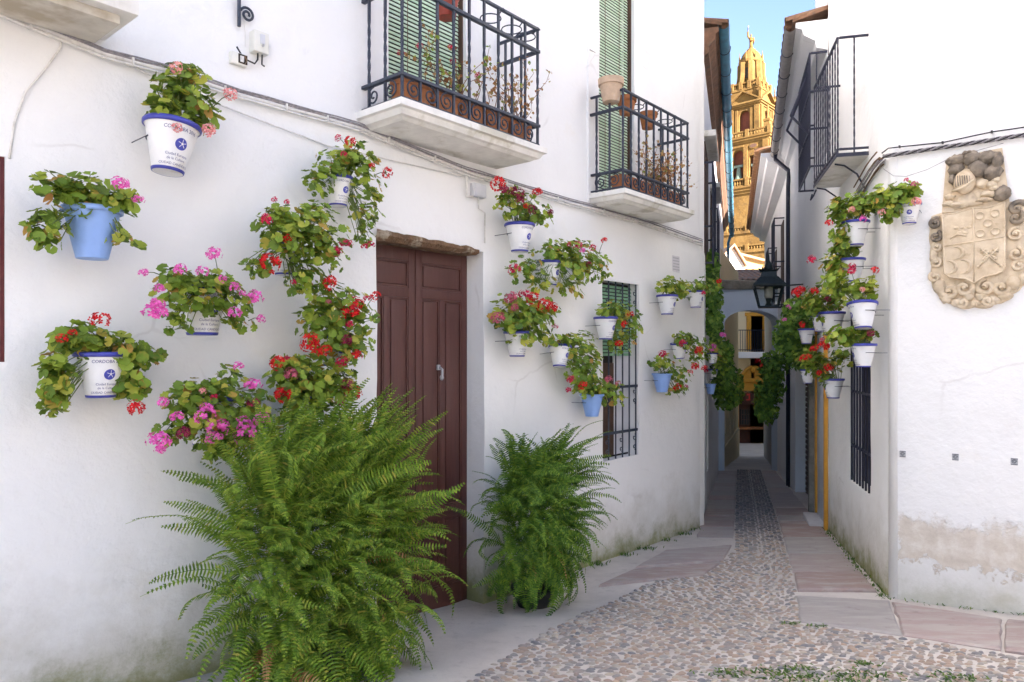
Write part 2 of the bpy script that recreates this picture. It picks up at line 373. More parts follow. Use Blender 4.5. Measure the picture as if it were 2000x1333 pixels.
def tower_mat():
    t = NT('golden_sandstone'); o = t.obj()
    k = t.ramp(t.noise(.55, 8, .65, o), [(.3, (.105,.060,.017)), (.5, (.155,.090,.025)), (.7, (.19,.12,.038))])
    k = t.mix(t.math('MULTIPLY', t.smooth(t.noise(1.7, 9, .72, o), .5, .68), .55), k, C((.060,.046,.028)))
    br = t.n('ShaderNodeTexBrick', {'Vector': t.n('ShaderNodeMapping', {'Vector': o, 'Rotation': (math.pi/2, 0, 0)}).outputs[0], 'Scale': 1.1, 'Mortar Size': .02, 'Color1': C((1,1,1)), 'Color2': C((.8,.8,.8)), 'Mortar': C((.55,.5,.45))})
    k = t.mix(.35, k, br.outputs['Color'], 'MULTIPLY')
    return t.done(k, .9, t.bump(t.noise(2.4, 8, .7, o), .6, .12), 0.0, .2)
M['tower'] = tower_mat()
def arms_mat():
    t = NT('carved_limestone'); o = t.obj()
    k = t.ramp(t.noise(9, 7, .65, o), [(.3, (.52,.40,.26)), (.55, (.69,.57,.41)), (.75, (.77,.67,.53))])
    k = t.mix(t.math('MULTIPLY', t.smooth(t.noise(16, 8, .7, o), .55, .7), .45), k, C((.34,.23,.12)))
    return t.done(k, .9, t.bump(t.noise(40, 7, .7, o), .5, .005), 0.0, .2)
M['arms'] = arms_mat()
M['arms_d'] = mk('blackened_limestone', (.23,.19,.145), .95, .5, 14, .8, c2=(.34,.27,.19), dist=.006)
def blind_mat():
    t = NT('green_slat_blind'); k = t.ramp(rnd(t), [(0, (.50,.66,.46)), (.5, (.56,.71,.52)), (1, (.62,.75,.58))]); return t.done(k, .6, t.bump(t.noise(50), .1, .002), 0.0, .3)
M['blind'] = blind_mat()

# ------------------------------------------------------------------ ground, slabs, cobbles
def breaks(a, b, st, far):
    n = int((b-a)/st); r = [a + (b-a)*i/n for i in range(n+1)]; g = st; lo, hi = a, b; pre, post = [], []
    while hi < far: g *= 1.6; hi += g; lo -= g; post.append(hi); pre.insert(0, lo)
    return pre + r + post
gx, gy = breaks(-3, 11, .14, 2500), breaks(-4, 30, .14, 2500)
mb = MB(); nx = len(gx)
for y in gy:
    for x in gx:
        near = -3 <= x <= 11 and 0 <= y <= 30
        mb.v.append((x, y, gz(x, y) + (noise.noise((x*1.3, y*1.3, 0))*.012 if near else 0)))
for j in range(len(gy)-1):
    for i in range(nx-1):
        a = j*nx + i; mb.f.append((a, a+1, a+1+nx, a+nx))
ground = tag(mb.build('ground', M['ground'], smooth=True), kind='structure')
def gzn(x, y): return gz(x, y) + noise.noise((x*1.3, y*1.3, 0))*.012

def slab(poly, up=.016):
    """paving slab with its own worn, chamfered edge; poly = ground x, y counter-clockwise"""
    c = sum((Vector(p) for p in poly), Vector((0, 0)))/len(poly); pts = [Vector(p) for p in poly]
    fine = []
    for a, b in zip(pts, pts[1:] + pts[:1]):
        k = max(2, int((b-a).length/.14))
        for i in range(k): fine.append(a + (b-a)*i/k + Vector((R.gauss(0, .004), R.gauss(0, .004))))
    m = MB(); n = len(fine); dz = R.uniform(-.004, .006)
    def ring(s, h): return [(*(c + (p-c)*s), gz(*(c + (p-c)*s)) + h) for p in fine]
    L = .018/max(.1, (fine[0]-c).length)
    rows = ring(.995, -.05) + ring(.995, up*.4+dz) + ring(.995-L, up+dz)
    m.v = rows + [(c.x, c.y, gz(c.x, c.y) + up + dz)]
    for r in range(2):
        for k in range(n): m.f.append((r*n+k, r*n+(k+1) % n, (r+1)*n+(k+1) % n, (r+1)*n+k))
    for k in range(n): m.f.append((2*n+k, 2*n+(k+1) % n, 3*n))
    return m.build('paving_slab', M['slab'], ground)
def CL(y): return 1.91 + .3167*(y-6.15) if y > 6.15 else 1.91 + .42*(y-6.15)      # cobble strip, left edge
def CR(y): return 2.35 + .321*(y-6.15) if y > 6.15 else 1.953 + .3176*(y-4.9)
y = 6.62
while y < 13.9:                                                           # slabs along the alley
    d = R.uniform(.42, .75); y2 = min(13.95, y+d); xl = lambda q: max(XLW(q)-.02, -5)
    slab([(xl(y)+.01, y+.006), (CL(y)-.008, y+.006), (CL(y2)-.008, y2-.006), (xl(y2)+.01, y2-.006)]); y = y2
y = 5.0
while y < 13.9:
    d = R.uniform(.42, .8); y2 = min(13.95, y+d)
    slab([(CR(y)+.01, y+.006), (XR(y)-.05, y+.006), (XR(y2)-.05, y2-.006), (CR(y2)+.01, y2-.006)]); y = y2
def gp(*pp): return [tuple(ground_at(*q)[:2]) for q in pp]
slab(gp((1562,1218),(1762,1243),(1738,1176),(1556,1166)))
slab(gp((1766,1244),(1955,1272),(1958,1212),(1742,1177)))
slab(gp((1960,1273),(2120,1296),(2120,1232),(1963,1213)))
slab(gp((2125,1297),(2330,1330),(2330,1262),(2125,1233)))
slab(gp((1240,1112),(1412,1098),(1430,1068),(1300,1078)))
slab(gp((1168,1146),(1372,1126),(1408,1101),(1236,1115)))

cob_poly = [tuple(ground_at(*q)[:2]) for q in ((905,1332),(1030,1255),(1180,1180),(1290,1128),(1372,1129),(1428,1082),(1536,1082),(1556,1165),(1560,1221),(1765,1247),(1960,1277),(2130,1302),(2400,1345))]
cob_poly += [(3.9, 2.2), (-.35, 2.2)]
def inside(p, poly):
    k = False
    for (x1, y1), (x2, y2) in zip(poly, poly[1:] + poly[:1]):
        if (y1 > p[1]) != (y2 > p[1]) and p[0] < (x2-x1)*(p[1]-y1)/(y2-y1) + x1: k = not k
    return k
def pebble(seed):
    r = random.Random(seed); m = MB(); n = 9; bulge = [1 + r.uniform(-.16, .16) for _ in range(n)]; vs = []
    for q, z in ((1.0, -.35), (1.02, .05), (.82, .55), (.42, .88)):
        for k in range(n):
            a = 2*math.pi*k/n; vs.append((q*bulge[k]*math.cos(a), q*bulge[k]*math.sin(a), z + r.uniform(-.05, .05)))
    vs.append((0, 0, .98)); m.v = vs
    for i in range(3):
        for k in range(n): m.f.append((i*n+k, i*n+(k+1) % n, (i+1)*n+(k+1) % n, (i+1)*n+k))
    for k in range(n): m.f.append((3*n+k, 3*n+(k+1) % n, 4*n))
    return m
pebs = [pebble(i) for i in range(8)]; pebm = [p.mesh('cobblestone', True) for p in pebs]
for me in pebm: me.materials.append(M['cobble'])
spots = []
yy = 2.25; row = 0
while yy < 6.3:
    st = .049; xx = -.45 + (row % 2)*st/2
    while xx < 4:
        x, y2 = xx + R.gauss(0, .009), yy + R.gauss(0, .007)
        if inside((x, y2), cob_poly):
            s = x - (CL(max(y2, 4))+CR(max(y2, 5)))/2                                          # leaf pattern: stones lean towards a middle seam
            a = (.55 if s > 0 else -.55)*(1 if y2 > 4.3 else .3) + .25*math.sin(x*2.2+y2*1.7) + R.gauss(0, .3)
            spots.append((x, y2, a, R.uniform(.014, .026), R.uniform(.0095, .015), R.uniform(.007, .014)))
        xx += st
    yy += .035; row += 1
vis = []
for i, (x, y2, a, ra, rb, h) in enumerate(spots):
    px, py = 1000 + F*x/y2, HY + F*(CAMZ-gz(x, y2))/y2
    if 870 < px < 1995 and py < 1328: vis.append((ra*rb/y2**3, i))
vis = {i for _, i in sorted(vis, reverse=True)[:295]}
rest = MB()
for i, (x, y2, a, ra, rb, h) in enumerate(spots):
    k = i % 8; m = TR(x, y2, gzn(x, y2)) @ Matrix.Rotation(a, 4, 'Z') @ Matrix.Diagonal((ra, rb, h, 1))
    if i in vis: obj('cobblestone', pebm[k], None, ground, m)
    else: rest.add([m @ Vector(v) for v in pebs[k].v], pebs[k].f)
tag(rest.build('cobblestones', M['cobble'], ground, smooth=True), kind='stuff')
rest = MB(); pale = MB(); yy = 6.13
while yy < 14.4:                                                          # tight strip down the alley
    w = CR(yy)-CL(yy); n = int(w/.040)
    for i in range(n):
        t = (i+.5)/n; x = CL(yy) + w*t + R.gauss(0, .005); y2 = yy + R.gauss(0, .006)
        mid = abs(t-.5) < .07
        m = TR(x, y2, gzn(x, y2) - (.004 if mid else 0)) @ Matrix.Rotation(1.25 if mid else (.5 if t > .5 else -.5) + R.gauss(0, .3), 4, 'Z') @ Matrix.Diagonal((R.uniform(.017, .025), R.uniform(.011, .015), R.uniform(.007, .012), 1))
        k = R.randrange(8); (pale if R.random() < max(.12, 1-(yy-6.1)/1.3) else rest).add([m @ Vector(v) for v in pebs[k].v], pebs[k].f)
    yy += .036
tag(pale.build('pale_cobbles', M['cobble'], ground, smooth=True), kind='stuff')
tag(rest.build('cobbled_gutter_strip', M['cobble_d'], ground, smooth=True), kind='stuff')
gm = MB()                                                                 # weeds in the joints
def weed(x, y, n, sp, h):
    for _ in range(n):
        p = Vector((x + R.gauss(0, sp), y + R.gauss(0, sp*.6), 0)); p.z = gzn(p.x, p.y) + .004
        a = R.uniform(0, 6.28); d = Vector((math.cos(a), math.sin(a), 0)); q = Vector((-d.y, d.x, 0))*.003
        tip = p + d*R.uniform(.01, .03) + Vector((0, 0, h*R.uniform(.4, 1)))
        gm.add([p-q, p+q, (p+tip)/2+q*1.3+Vector((0,0,.004)), tip, (p+tip)/2-q*1.3+Vector((0,0,.004))], [(0,1,2,3,4)])
for px, py, n, sp in ((1500,1318,150,.07),(1680,1322,160,.07),(1600,1330,160,.08),(1560,1310,60,.04),(1870,1326,120,.06),(1420,1316,80,.05),(1545,1222,40,.03),(1690,1298,50,.03),(1600,1226,30,.025)):
    g = ground_at(px, py); weed(g.x, g.y, int(n*.8), sp*1.2, .011)
for t in (.9, 1.3, 1.7, 2.0, 2.4, 2.75, 3.0):
    p = WL.pt(t, 0, .02); weed(p.x, p.y, R.randrange(20, 60), .05, .035)
for q in [i*.12 for i in range(24)]:
    p = Vector((XR(4.9+q)-.04, 4.9+q, 0)); weed(p.x, p.y, 16, .03, .03)
for q in [i*.15 for i in range(10)]:
    p = WF.pt(q, 0, .03); weed(p.x, p.y, 8, .03, .02)
tag(gm.build('weeds_in_joints', M['leaf_d']), 'small green weeds and moss growing in the paving joints', 'weeds', kind='stuff')
# ------------------------------------------------------------------ buildings
def grid_wall(parent, mat, u0, u1, z0, z1, ops=(), step=.11, zfine=6.0, amp=.011, warp=None, name='wall', sub=None):
    """plaster wall facing local -y, with real openings (ua, ub, za, zb, depth) and a gently uneven surface"""
    def br(a, b, marks, fine_to):
        r = {round(a, 4), round(b, 4)} | {round(m, 4) for m in marks if a < m < b}; base = sorted(r); out = []
        for p, q in zip(base, base[1:]):
            st = step if p < fine_to else 1.2; k = max(1, round((q-p)/st)); out += [p + (q-p)*i/k for i in range(k)]
        return out + [base[-1]]
    us = br(u0, u1, [m for o in ops for m in o[:2]], 1e9); zs = br(z0, z1, [m for o in ops for m in o[2:4]] + [zfine], zfine)
    def hole(a, b):
        for o in ops:
            if o[0]-1e-4 < a < o[1]+1e-4 and o[2]-1e-4 < b < o[3]+1e-4: return o[4]
        return None
    m = MB(); n = len(us); sd_ = len(name)*3.1 + u1
    for z in zs:
        for u in us:
            y = amp*(noise.noise((u*2.1, z*2.1, sd_)) + .6*noise.noise((u*6, z*6, sd_)))
            p = (u, y, z); m.v.append(warp(*p) if warp else p)
    back = {}
    def bk(i, d):
        if (i, d) not in back: x, y, z = m.v[i]; back[i, d] = len(m.v); m.v.append((x, d, z))
        return back[i, d]
    H = {}
    for j in range(len(zs)-1):
        for i in range(n-1): H[i, j] = hole((us[i]+us[i+1])/2, (zs[j]+zs[j+1])/2)
    for (i, j), h in H.items():
        a, b, c, d = j*n+i, j*n+i+1, (j+1)*n+i+1, (j+1)*n+i
        if h is None: m.f.append((a, b, c, d)); continue
        if H.get((i-1, j), 0) is None: m.f.append((a, d, bk(d, h), bk(a, h)))
        if H.get((i+1, j), 0) is None: m.f.append((c, b, bk(b, h), bk(c, h)))
        if H.get((i, j-1), 0) is None: m.f.append((b, a, bk(a, h), bk(b, h)))
        if H.get((i, j+1), 0) is None: m.f.append((d, c, bk(c, h), bk(d, h)))
    o = m.build(name, mat, parent, angle=50)
    return o
def slats(parent, mat, x0, x1, z0, z1, y, pitch=.022, name='slat_blind', kind='stuff'):
    m = MB(); z = z0
    while z < z1:
        e = pitch*.72
        m.add([(x0, y-.004, z), (x1, y-.004, z), (x1, y+.002, z+e), (x0, y+.002, z+e), (x0, y, z), (x1, y, z), (x1, y+.006, z+e), (x0, y+.006, z+e)],
              [(0,1,2,3), (7,6,5,4), (3,2,6,7), (4,5,1,0)]); z += pitch
    return m.build(name, mat, parent, kind=kind)

# --- the flowered house on the left
LH = thing('flowered_house', 'tall white limewashed house hung with flower pots and two iron balconies', 'house', WL.m)
uL = lambda x, p=0: WL.uz(x, 600, p)[0]
D0, D1, DT = uL(735), uL(945), .675+CAMZ
W0, W1, WB, WT = uL(1177), uL(1247), -.875+CAMZ, .603+CAMZ
B10, B11 = uL(758), uL(911); B20, B21 = uL(1171), uL(1239)
ZS = 1.35+CAMZ
def lean(u, y, z):
    k = max(0, min(1, (u-2.2)/1.0)); u += k*.017*min(z, 6)
    if u > 3.10: y += (u-3.10)**2*1.6
    return (u, y, z)
LW = grid_wall(LH, M['wall_l'], -9.5, 3.19, -.6, 13, [(D0, D1, -.6, DT, .20), (W0, W1, WB, WT, .13), (B10, B11, ZS, ZS+2.1, .16), (B20, B21, ZS-.04, ZS+2.0, .16), (-3.5, uL(9), 1.62, .745+CAMZ, .12)], warp=lean)  # raised and lengthened out of view to bounce sunlight into the courtyard
core = MB().box(-9.5, 3.1, .34, 8, -.6, 12.9)
core.box(3.06, 3.30, .02, .34, -.6, 12.9)
core.build('inner_wall', M['wall_p'], LH)
MB().box(-9.6, 3.4, -.28, 8.1, 13.0, 13.12).build('roof', M['tile'], LH)
# door
pd = -.165; um = uL(808, pd); wl = D1 - um - .012
door = obj('door', MB().box(um-wl, um-.003, .165, .205, -.02, DT).box(um+.003, D1, .165, .205, -.02, DT).mesh('door'), M['door'], LH)
def zL(x, y, p=pd): return WL.uz(x, y, p)[1]
rail_z = zL(860, 578)
for a, b in ((um-wl, um-.003), (um+.003, D1-.005)):
    fr = MB(); f0 = .150; st = .052; mid = (a+b)/2
    fr.cbox(a, a+st, f0, .168, .0, DT-.01, .004).cbox(b-st, b, f0, .168, .0, DT-.01, .004)
    fr.cbox(a+st, b-st, f0, .168, DT-.10, DT-.01, .004).cbox(a+st, b-st, f0, .168, rail_z-.03, rail_z+.03, .004).cbox(a+st, b-st, f0, .168, .0, .14, .004)
    fr.cbox(a+st, b-st, f0, .168, .58, .66, .004).cbox(mid-.022, mid+.022, f0+.001, .168, .14, rail_z-.03, .004)
    fr.build('door_frame', M['door'], door, angle=40)
    for q in ((a+st, b-st, rail_z+.03, DT-.10), (a+st, mid-.022, .66, rail_z-.03), (mid+.022, b-st, .66, rail_z-.03), (a+st, mid-.022, .14, .58), (mid+.022, b-st, .14, .58)):
        x0, x1, z0, z1 = q; g = .018
        pm = MB().cbox(x0+g, x1-g, .155, .168, z0+g, z1-g, .006)
        for e in ((x0, x1, z0, z0+.012), (x0, x1, z1-.012, z1), (x0, x0+.010, z0+.012, z1-.012), (x1-.010, x1, z0+.012, z1-.012)):
            pm.cbox(e[0], e[1], .1545, .167, e[2], e[3], .003)
        pm.build('door_panel', M['door'], door, angle=40)
ku, kz = WL.uz(857, 722, -.14); kn = MB().cbox(ku-.012, ku+.012, .136, .15, kz-.005, kz+.03, .003)
kn.tube([(ku, .13, kz+.012), (ku, .108, kz), (ku-.004, .104, kz-.045), (ku+.004, .12, kz-.058)], .0085, 7).ball((ku, .112, kz-.052), .014, .012, .018)
kn.build('door_knocker', M['vent'], door, smooth=True)
lm = MB(); n = 34; vs = []                                   # crumbling lintel over the door
for j in range(3):
    for i in range(n+1):
        t = i/n; u = D0-.01 + (D1-D0-.05)*t
        lo = DT - .028; hi = DT + .028*(1-t)**.6 + .012*noise.noise((u*9, 3, 1)) + .004
        vs.append((u, -.018 + .012*noise.noise((u*12, j, 5)) + (.0 if j else .03), (lo, (lo+hi)/2, hi)[j] + .006*noise.noise((u*25, j*4, 2))))
lm.v = vs
for j in range(2):
    for i in range(n): a = j*(n+1)+i; lm.f.append((a, a+1, a+n+2, a+n+1))
k = len(lm.v)
for i in range(n+1): lm.v.append((vs[i][0], .16, DT-.022 + .004*noise.noise((vs[i][0]*20, 0, 9))))
for i in range(n): lm.f.append((k+i, k+i+1, i+1, i))
lm.build('lintel', M['wood'], LH)
MB().cbox(D0-.02, D1+.03, -.05, .24, -.12, -.005, .012).build('doorstep', M['step'], LH, angle=40)
# grilled window
wn_ = MB().box(W0, W1, .105, .125, WB, WT)
WI = obj('window', wn_.mesh('window'), M['dark'], LH)
wm_ = W0 + (W1-W0)*.52
MB().cbox(W0+.005, wm_, .078, .10, WB+.02, WB+.80, .006).build('shutter', M['shutter'], WI, angle=40)
MB().cbox(wm_+.006, W1-.01, .082, .10, WB+.02, WB+.90, .006).build('pane', M['curtain'], WI, angle=40)
slats(WI, mk('dark_green_blind', (.22,.42,.26), .6, .15), W0+.01, W1-.01, WB+.86, WT-.02, .07, .03)
gr = MB()
for i in range(6):
    u = W0 + .012 + (W1-W0-.024)*i/5; gr.tube([(u, .02, WB+.0), (u, .02, WT)], .0075, 6)
for z in (WB+.22, WB+.60, WT-.28): gr.box(W0, W1, .006, .018, z-.011, z+.011)
for i in (1, 3, 5):
    u = W0 + .012 + (W1-W0-.024)*i/5
    for z in (WB+.60, WT-.03, WB+.20):
        gr.spiral(u-.028, z-.045, .018, .030, 1.1, .0045, 1.2, -1, 14); gr.spiral(u-.028, z-.13, .018, .026, 1.1, .0045, -1.2, 1, 14)
        gr.tube([(u-.008, .018, z-.02), (u-.004, .018, z-.09), (u-.008, .018, z-.15)], .0045, 5)
gr.build('window_grille', M['iron'], LH)
# window at the edge, wooden frame
lw = MB().box(-3.5, uL(9), .06, .1, 1.62, .745+CAMZ); LWn = obj('window', lw.mesh('window'), M['curtain'], LH)
MB().box(uL(9)-.014, uL(9)-.001, .0, .07, 1.62, .745+CAMZ).box(-3.5, uL(9)-.014, .0, .07, .745+CAMZ-.02, .745+CAMZ-.001).build('window_frame', mk('red_brown_window_paint', (.12,.02,.02), .5), LWn)
gl = MB()
for u in (-2.74, -2.84, -2.94): gl.tube([(u, .015, 1.63), (u, .015, .735+CAMZ)], .008, 6)
gl.spiral(-2.70, 1.95, .015, .06, 1.2, .006, 0, 1); gl.spiral(-2.70, 2.2, .015, .06, 1.2, .006, 0, -1)
gl.box(-3.5, -2.66, .005, .017, 2.05, 2.07); gl.build('window_grille', M['iron'], LH)
# balconies
def scrolls(par, x0, x1, z0, z1, y, n, axis='x'):
    w = (x1-x0)/n; h = z1-z0
    for i in range(n):
        hand = 1 if i % 2 == 0 else -1; c = x0 + w*(i+.5); tmp = MB()
        tmp.spiral(c, z0+h*.5, 0, h*.46, 1.6, .0052, math.pi/2 if hand > 0 else math.pi/2, hand, 26, .16)
        tmp.tube([(c, 0, z0+h*.96), (c - hand*h*.2, 0, z1)], .005, 5)
        tmp.v = [(v[0], y + v[1], v[2]) if axis == 'x' else (y + v[1], v[0], v[2]) for v in tmp.v]; tmp.build('scroll', M['iron'], par)
def balcony(u0, u1, prot, zb, zr, nb, label, hoops=()):
    """zr = heights of bottom bar, band, middle rail, top rail"""
    b = thing('balcony', label, 'balcony', WL.m, 'iron balconies of the flowered house')
    s = MB(); prof = [(0, zb+.0), (.06, zb+.0), (.075, zb+.028), (.045, zb+.032)]
    def ring(d, z): return [(u0+d, 0.012, z), (u0+d, -(prot-d), z), (u1-d, -(prot-d), z), (u1-d, 0.012, z)]
    lv = [(.075, zb), (.055, zb+.012), (.035, zb+.018), (.018, zb+.045), (.0, zb+.052), (0, zb+.088)]
    s.v = [p for d, z in lv for p in ring(d, z)]
    for i in range(len(lv)-1):
        for k in range(3): s.f.append((i*4+k, i*4+k+1, i*4+k+5, i*4+k+4))
    s.f.append((3, 2, 1, 0)); q = len(s.v)-4; s.f.append((q, q+1, q+2, q+3))
    so_ = s.build('slab', M['slabcon'], b)
    x0, x1, y = u0+.045, u1-.045, -(prot-.045)
    rb, bd, md, tp = zr
    for z, w, h in ((rb, .010, .006), (bd, .014, .009), (md, .013, .010), (tp, .010, .008)):
        MB().cbox(x0-w, x1+w, y-w, y+w, z-h, z+h, .002).build('rail', M['iron'], b, angle=40)
        for x in (x0, x1): MB().cbox(x-w, x+w, y+w+.0005, .01, z-h, z+h, .002).build('side_rail', M['iron'], b, angle=40)
    bar = MB(); zz = [zb+.08 + (tp-.008-zb-.08)*i/60 for i in range(61)]
    vs, fs = [], []
    for i, z in enumerate(zz):
        tw = max(0, min(1, (z-bd-.04)/(.32)))*math.pi*2.5
        for k in range(4): a = tw + math.pi/4 + k*math.pi/2; vs.append((.0095*math.cos(a), .0095*math.sin(a), z))
        if i: fs += [((i-1)*4+k, (i-1)*4+(k+1) % 4, i*4+(k+1) % 4, i*4+k) for k in range(4)]
    bar.add(vs, fs); bme = bar.mesh('baluster'); bme.materials.append(M['iron'])
    for i in range(nb+1): obj('baluster', bme, None, b, TR(x0+(x1-x0)*i/nb, y, 0))
    for x in (x0, x1):
        for k in (1, 2): obj('baluster', bme, None, b, TR(x, y+(-y)*k/2.4, 0))
    scrolls(b, x0+.02, x1-.02, rb+.006, bd-.009, y, nb); scrolls(b, y+.02, -.02, rb+.006, bd-.009, x0, 2, 'y'); scrolls(b, y+.02, -.02, rb+.006, bd-.009, x1, 2, 'y')
    for hx in hoops:
        hm = MB().tube([(hx+.065*math.cos(a), y+.10+.065*math.sin(a), tp-.02) for a in [i*math.pi/8 for i in range(17)]], .004, 5)
        hm.tube([(hx, y+.035, tp-.02), (hx, y-.004, tp+.012), (hx, y-.02, tp-.01)], .004, 5); hm.build('pot_hoop', M['iron'], b)
    return b, x0, x1, y
ub0, ub1 = uL(696), uL(984)
b1, bx0, bx1, by = balcony(ub0, ub1, .375, 1.245+CAMZ, (1.352+CAMZ, 1.475+CAMZ, 1.955+CAMZ, 2.10+CAMZ), 9, 'larger iron balcony above the brown door, filled with terracotta planters and twisted bars', (.02, .16, -.18))
uc0, uc1 = uL(1149), uL(1290)
b2, cx0, cx1, cy = balcony(uc0, uc1, .335, 1.175+CAMZ, (1.285+CAMZ, 1.415+CAMZ, 1.895+CAMZ, 2.03+CAMZ), 9, 'smaller iron balcony above the barred window, with terracotta pots hung along its top rail', (1.62, 1.85, 2.1))
us = uL(206)
t = thing('balcony', 'weathered cement balcony slab above the coral geranium, stained brown along its edge', 'balcony', WL.m, 'iron balconies of the flowered house')
MB().cbox(-4.6, us, -.34, .012, 1.30+CAMZ, 1.385+CAMZ, .012).build('slab', M['slabcon'], t, angle=40)
MB().cbox(-4.6, us-.05, -.29, -.03, 1.265+CAMZ, 1.302+CAMZ, .008).build('moulding', mk('stained_plaster_underside', (.60,.56,.48), .9, .15, 7, .3, c2=(.44,.38,.28)), t, angle=40)
for (a, b, z0, z1, lab) in ((B10, B11, ZS, ZS+2.1, 'left'), (B20, B21, ZS-.04, ZS+2.0, 'right')):
    dr = obj('balcony_door', MB().box(a, b, .13, .15, z0, z1).mesh('balcony_door'), M['dark'], LH)
    slats(dr, M['blind'], a+.006, b-.014, z0+.01, z1, .062, .025)
    cd = MB()
    for f in (.3, .7): cd.tube([(a+(b-a)*f, .052, z0), (a+(b-a)*f, .052, z1)], .002, 4)
    cd.build('blind_cord', M['wood'], dr)
    MB().box(b-.012, b-.001, .03, .1, z0, z1).build('door_frame', M['shutter'], dr)
us_ = uL(1148)
MB().cbox(us_-.012, us_+.006, -.014, .02, 1.2+CAMZ, 2.42+CAMZ, .005).cbox(us_+.006, us_+.10, -.010, .02, 2.405+CAMZ, 2.42+CAMZ, .004).build('plaster_ridge', M['wall_l'], LH, angle=40)

# --- corner house on the right: arms wall and alley side
CH = thing('corner_house', 'white corner house carrying the carved stone coat of arms, peeling at its foot', 'house', TR(2.557, 4.87, 0))
inv = Matrix.Translation((2.557, 4.87, 0)).inverted()
fw = grid_wall(CH, M['wall_f'], .0, 13, -.3, 6.4, step=.12, amp=.006, name='front_wall', warp=lambda u, y, z: (u, y + (.03*max(0, 1-u/.04)**2 if u < .04 else 0), z)); fw.matrix_local = inv @ WF.m
GA, GB = WR.uz(1660, 900)[0], WR.uz(1701, 900)[0]; gzb, gzt = -1.06+CAMZ, .42+CAMZ
uend = -(7-4.87)*math.hypot(1, SR1)
sw = grid_wall(CH, M['wall_r'], uend, .0, -.6, 6.4, [(GA, GB, gzb, gzt, .12)], step=.12, amp=.008, name='side_wall', warp=lambda u, y, z: (u, y + (.03*max(0, 1+u/.04)**2 if u > -.04 else 0), z)); sw.matrix_local = inv @ WR.m
pc = [WF.pt(.06, 0, -.06), WF.pt(13, 0, -.02), WF.pt(13, 0, -7), Vector((8.5, 7.0, 0)), Vector((XR(7)+.14, 7.0, 0)), WR.pt(-.2, 0, -.14)]
MB().prism([(p.x-2.557, p.y-4.87) for p in pc], -.6, 6.35).build('inner_wall', M['wall_p'], CH)
MB().prism([(p.x-2.557, p.y-4.87) for p in [WF.pt(-.1, 0, .25), WF.pt(13.2, 0, .25), WF.pt(13.2, 0, -7), Vector((8.5, 7.0, 0)), Vector((XR(7)-.15, 7.0, 0))]], 6.4, 6.52).build('roof', M['tile'], CH)
cc = Vector((2.557, 4.87, 0)) - (WF.n+WR.n)*.034
MB().lathe([(.037, -.3), (.037, 6.4)], 16, (cc.x-2.557, cc.y-4.87, 0)).build('rounded_corner', M['wall_p'], CH, smooth=True)
def grille(wall, u0, u1, z0, z1, n, hs, parent, p=.02, r=.008, mat='iron_r', nm='window_grille', inv_=None):
    g = MB()
    for i in range(n): u = u0+.01+(u1-u0-.02)*i/(n-1); g.tube([(u, -p, z0), (u, -p, z1)], r, 6)
    for z in hs: g.box(u0, u1, -p-.006, -p+.006, z-.010, z+.010)
    o = g.build(nm, M[mat], parent)
    if inv_ is not None: o.matrix_local = inv_ @ wall.m
    return o
gw = MB().box(GA, GB, .10, .118, gzb, gzt).build('window', M['dark'], CH); gw.matrix_local = inv @ WR.m
grille(WR, GA, GB, gzb+.002, gzt-.002, 8, (gzb+.3, gzb+.75, gzt-.25), CH, -.012, .0085, inv_=inv)
# alley balcony of the corner house
ba0, ba1 = -1.62, -.56; bz = 1.50+CAMZ
t = thing('balcony', 'dark iron balcony on the corner house above the right-hand pots, bars closely twisted', 'balcony', WR.m)
MB().cbox(ba0, ba1, -.22, .02, bz, bz+.035, .006).build('slab', M['slabcon'], t, angle=40)
MB().box(ba0-.004, ba1+.004, -.226, -.221, bz+.002, bz+.030).box(ba1+.001, ba1+.006, -.2205, .01, bz+.002, bz+.030).box(ba0-.006, ba0-.001, -.2205, .01, bz+.002, bz+.030).build('slab_frame', M['iron_r'], t)
bt = 2.41+CAMZ
for z in (bz+.06, bt):
    MB().cbox(ba0, ba1, -.224, -.206, z-.008, z+.008, .002).build('rail', M['iron_r'], t)
    for u in (ba0, ba1): MB().cbox(u-.009, u+.009, -.2055, .01, z-.008, z+.008, .002).build('side_rail', M['iron_r'], t)
bar = MB(); vs = []
for i in range(36):
    z = bz+.03+(bt-bz-.03)*i/35; a0 = i*.5
    vs += [(.0068*math.cos(a0+k*math.pi/2), .0068*math.sin(a0+k*math.pi/2), z) for k in range(4)]
bar.add(vs, [((i-1)*4+k, (i-1)*4+(k+1) % 4, i*4+(k+1) % 4, i*4+k) for i in range(1, 36) for k in range(4)])
bme = bar.mesh('baluster'); bme.materials.append(M['iron_r'])
for i in range(11): obj('baluster', bme, None, t, TR(ba0+(ba1-ba0)*i/10, -.215, 0))
for u in (ba0, ba1): obj('baluster', bme, None, t, TR(u, -.10, 0))
br_ = MB()
for u in (ba0+.08, ba1-.15): br_.tube([(u, .01, bz-.22), (u, -.05, bz-.10), (u, -.14, bz-.03), (u, -.21, bz-.015)], .007, 6); br_.spiral(u, 0, 0, .001, .1, .001)
br_.tube([(ba0, -.2, bz-.01), (ba0-.02, -.22, bz-.06), (ba0-.06, -.24, bz-.09), (ba0-.10, -.23, bz-.07), (ba0-.10, -.22, bz-.03)], .007, 6)
br_.build('bracket', M['iron_r'], t)

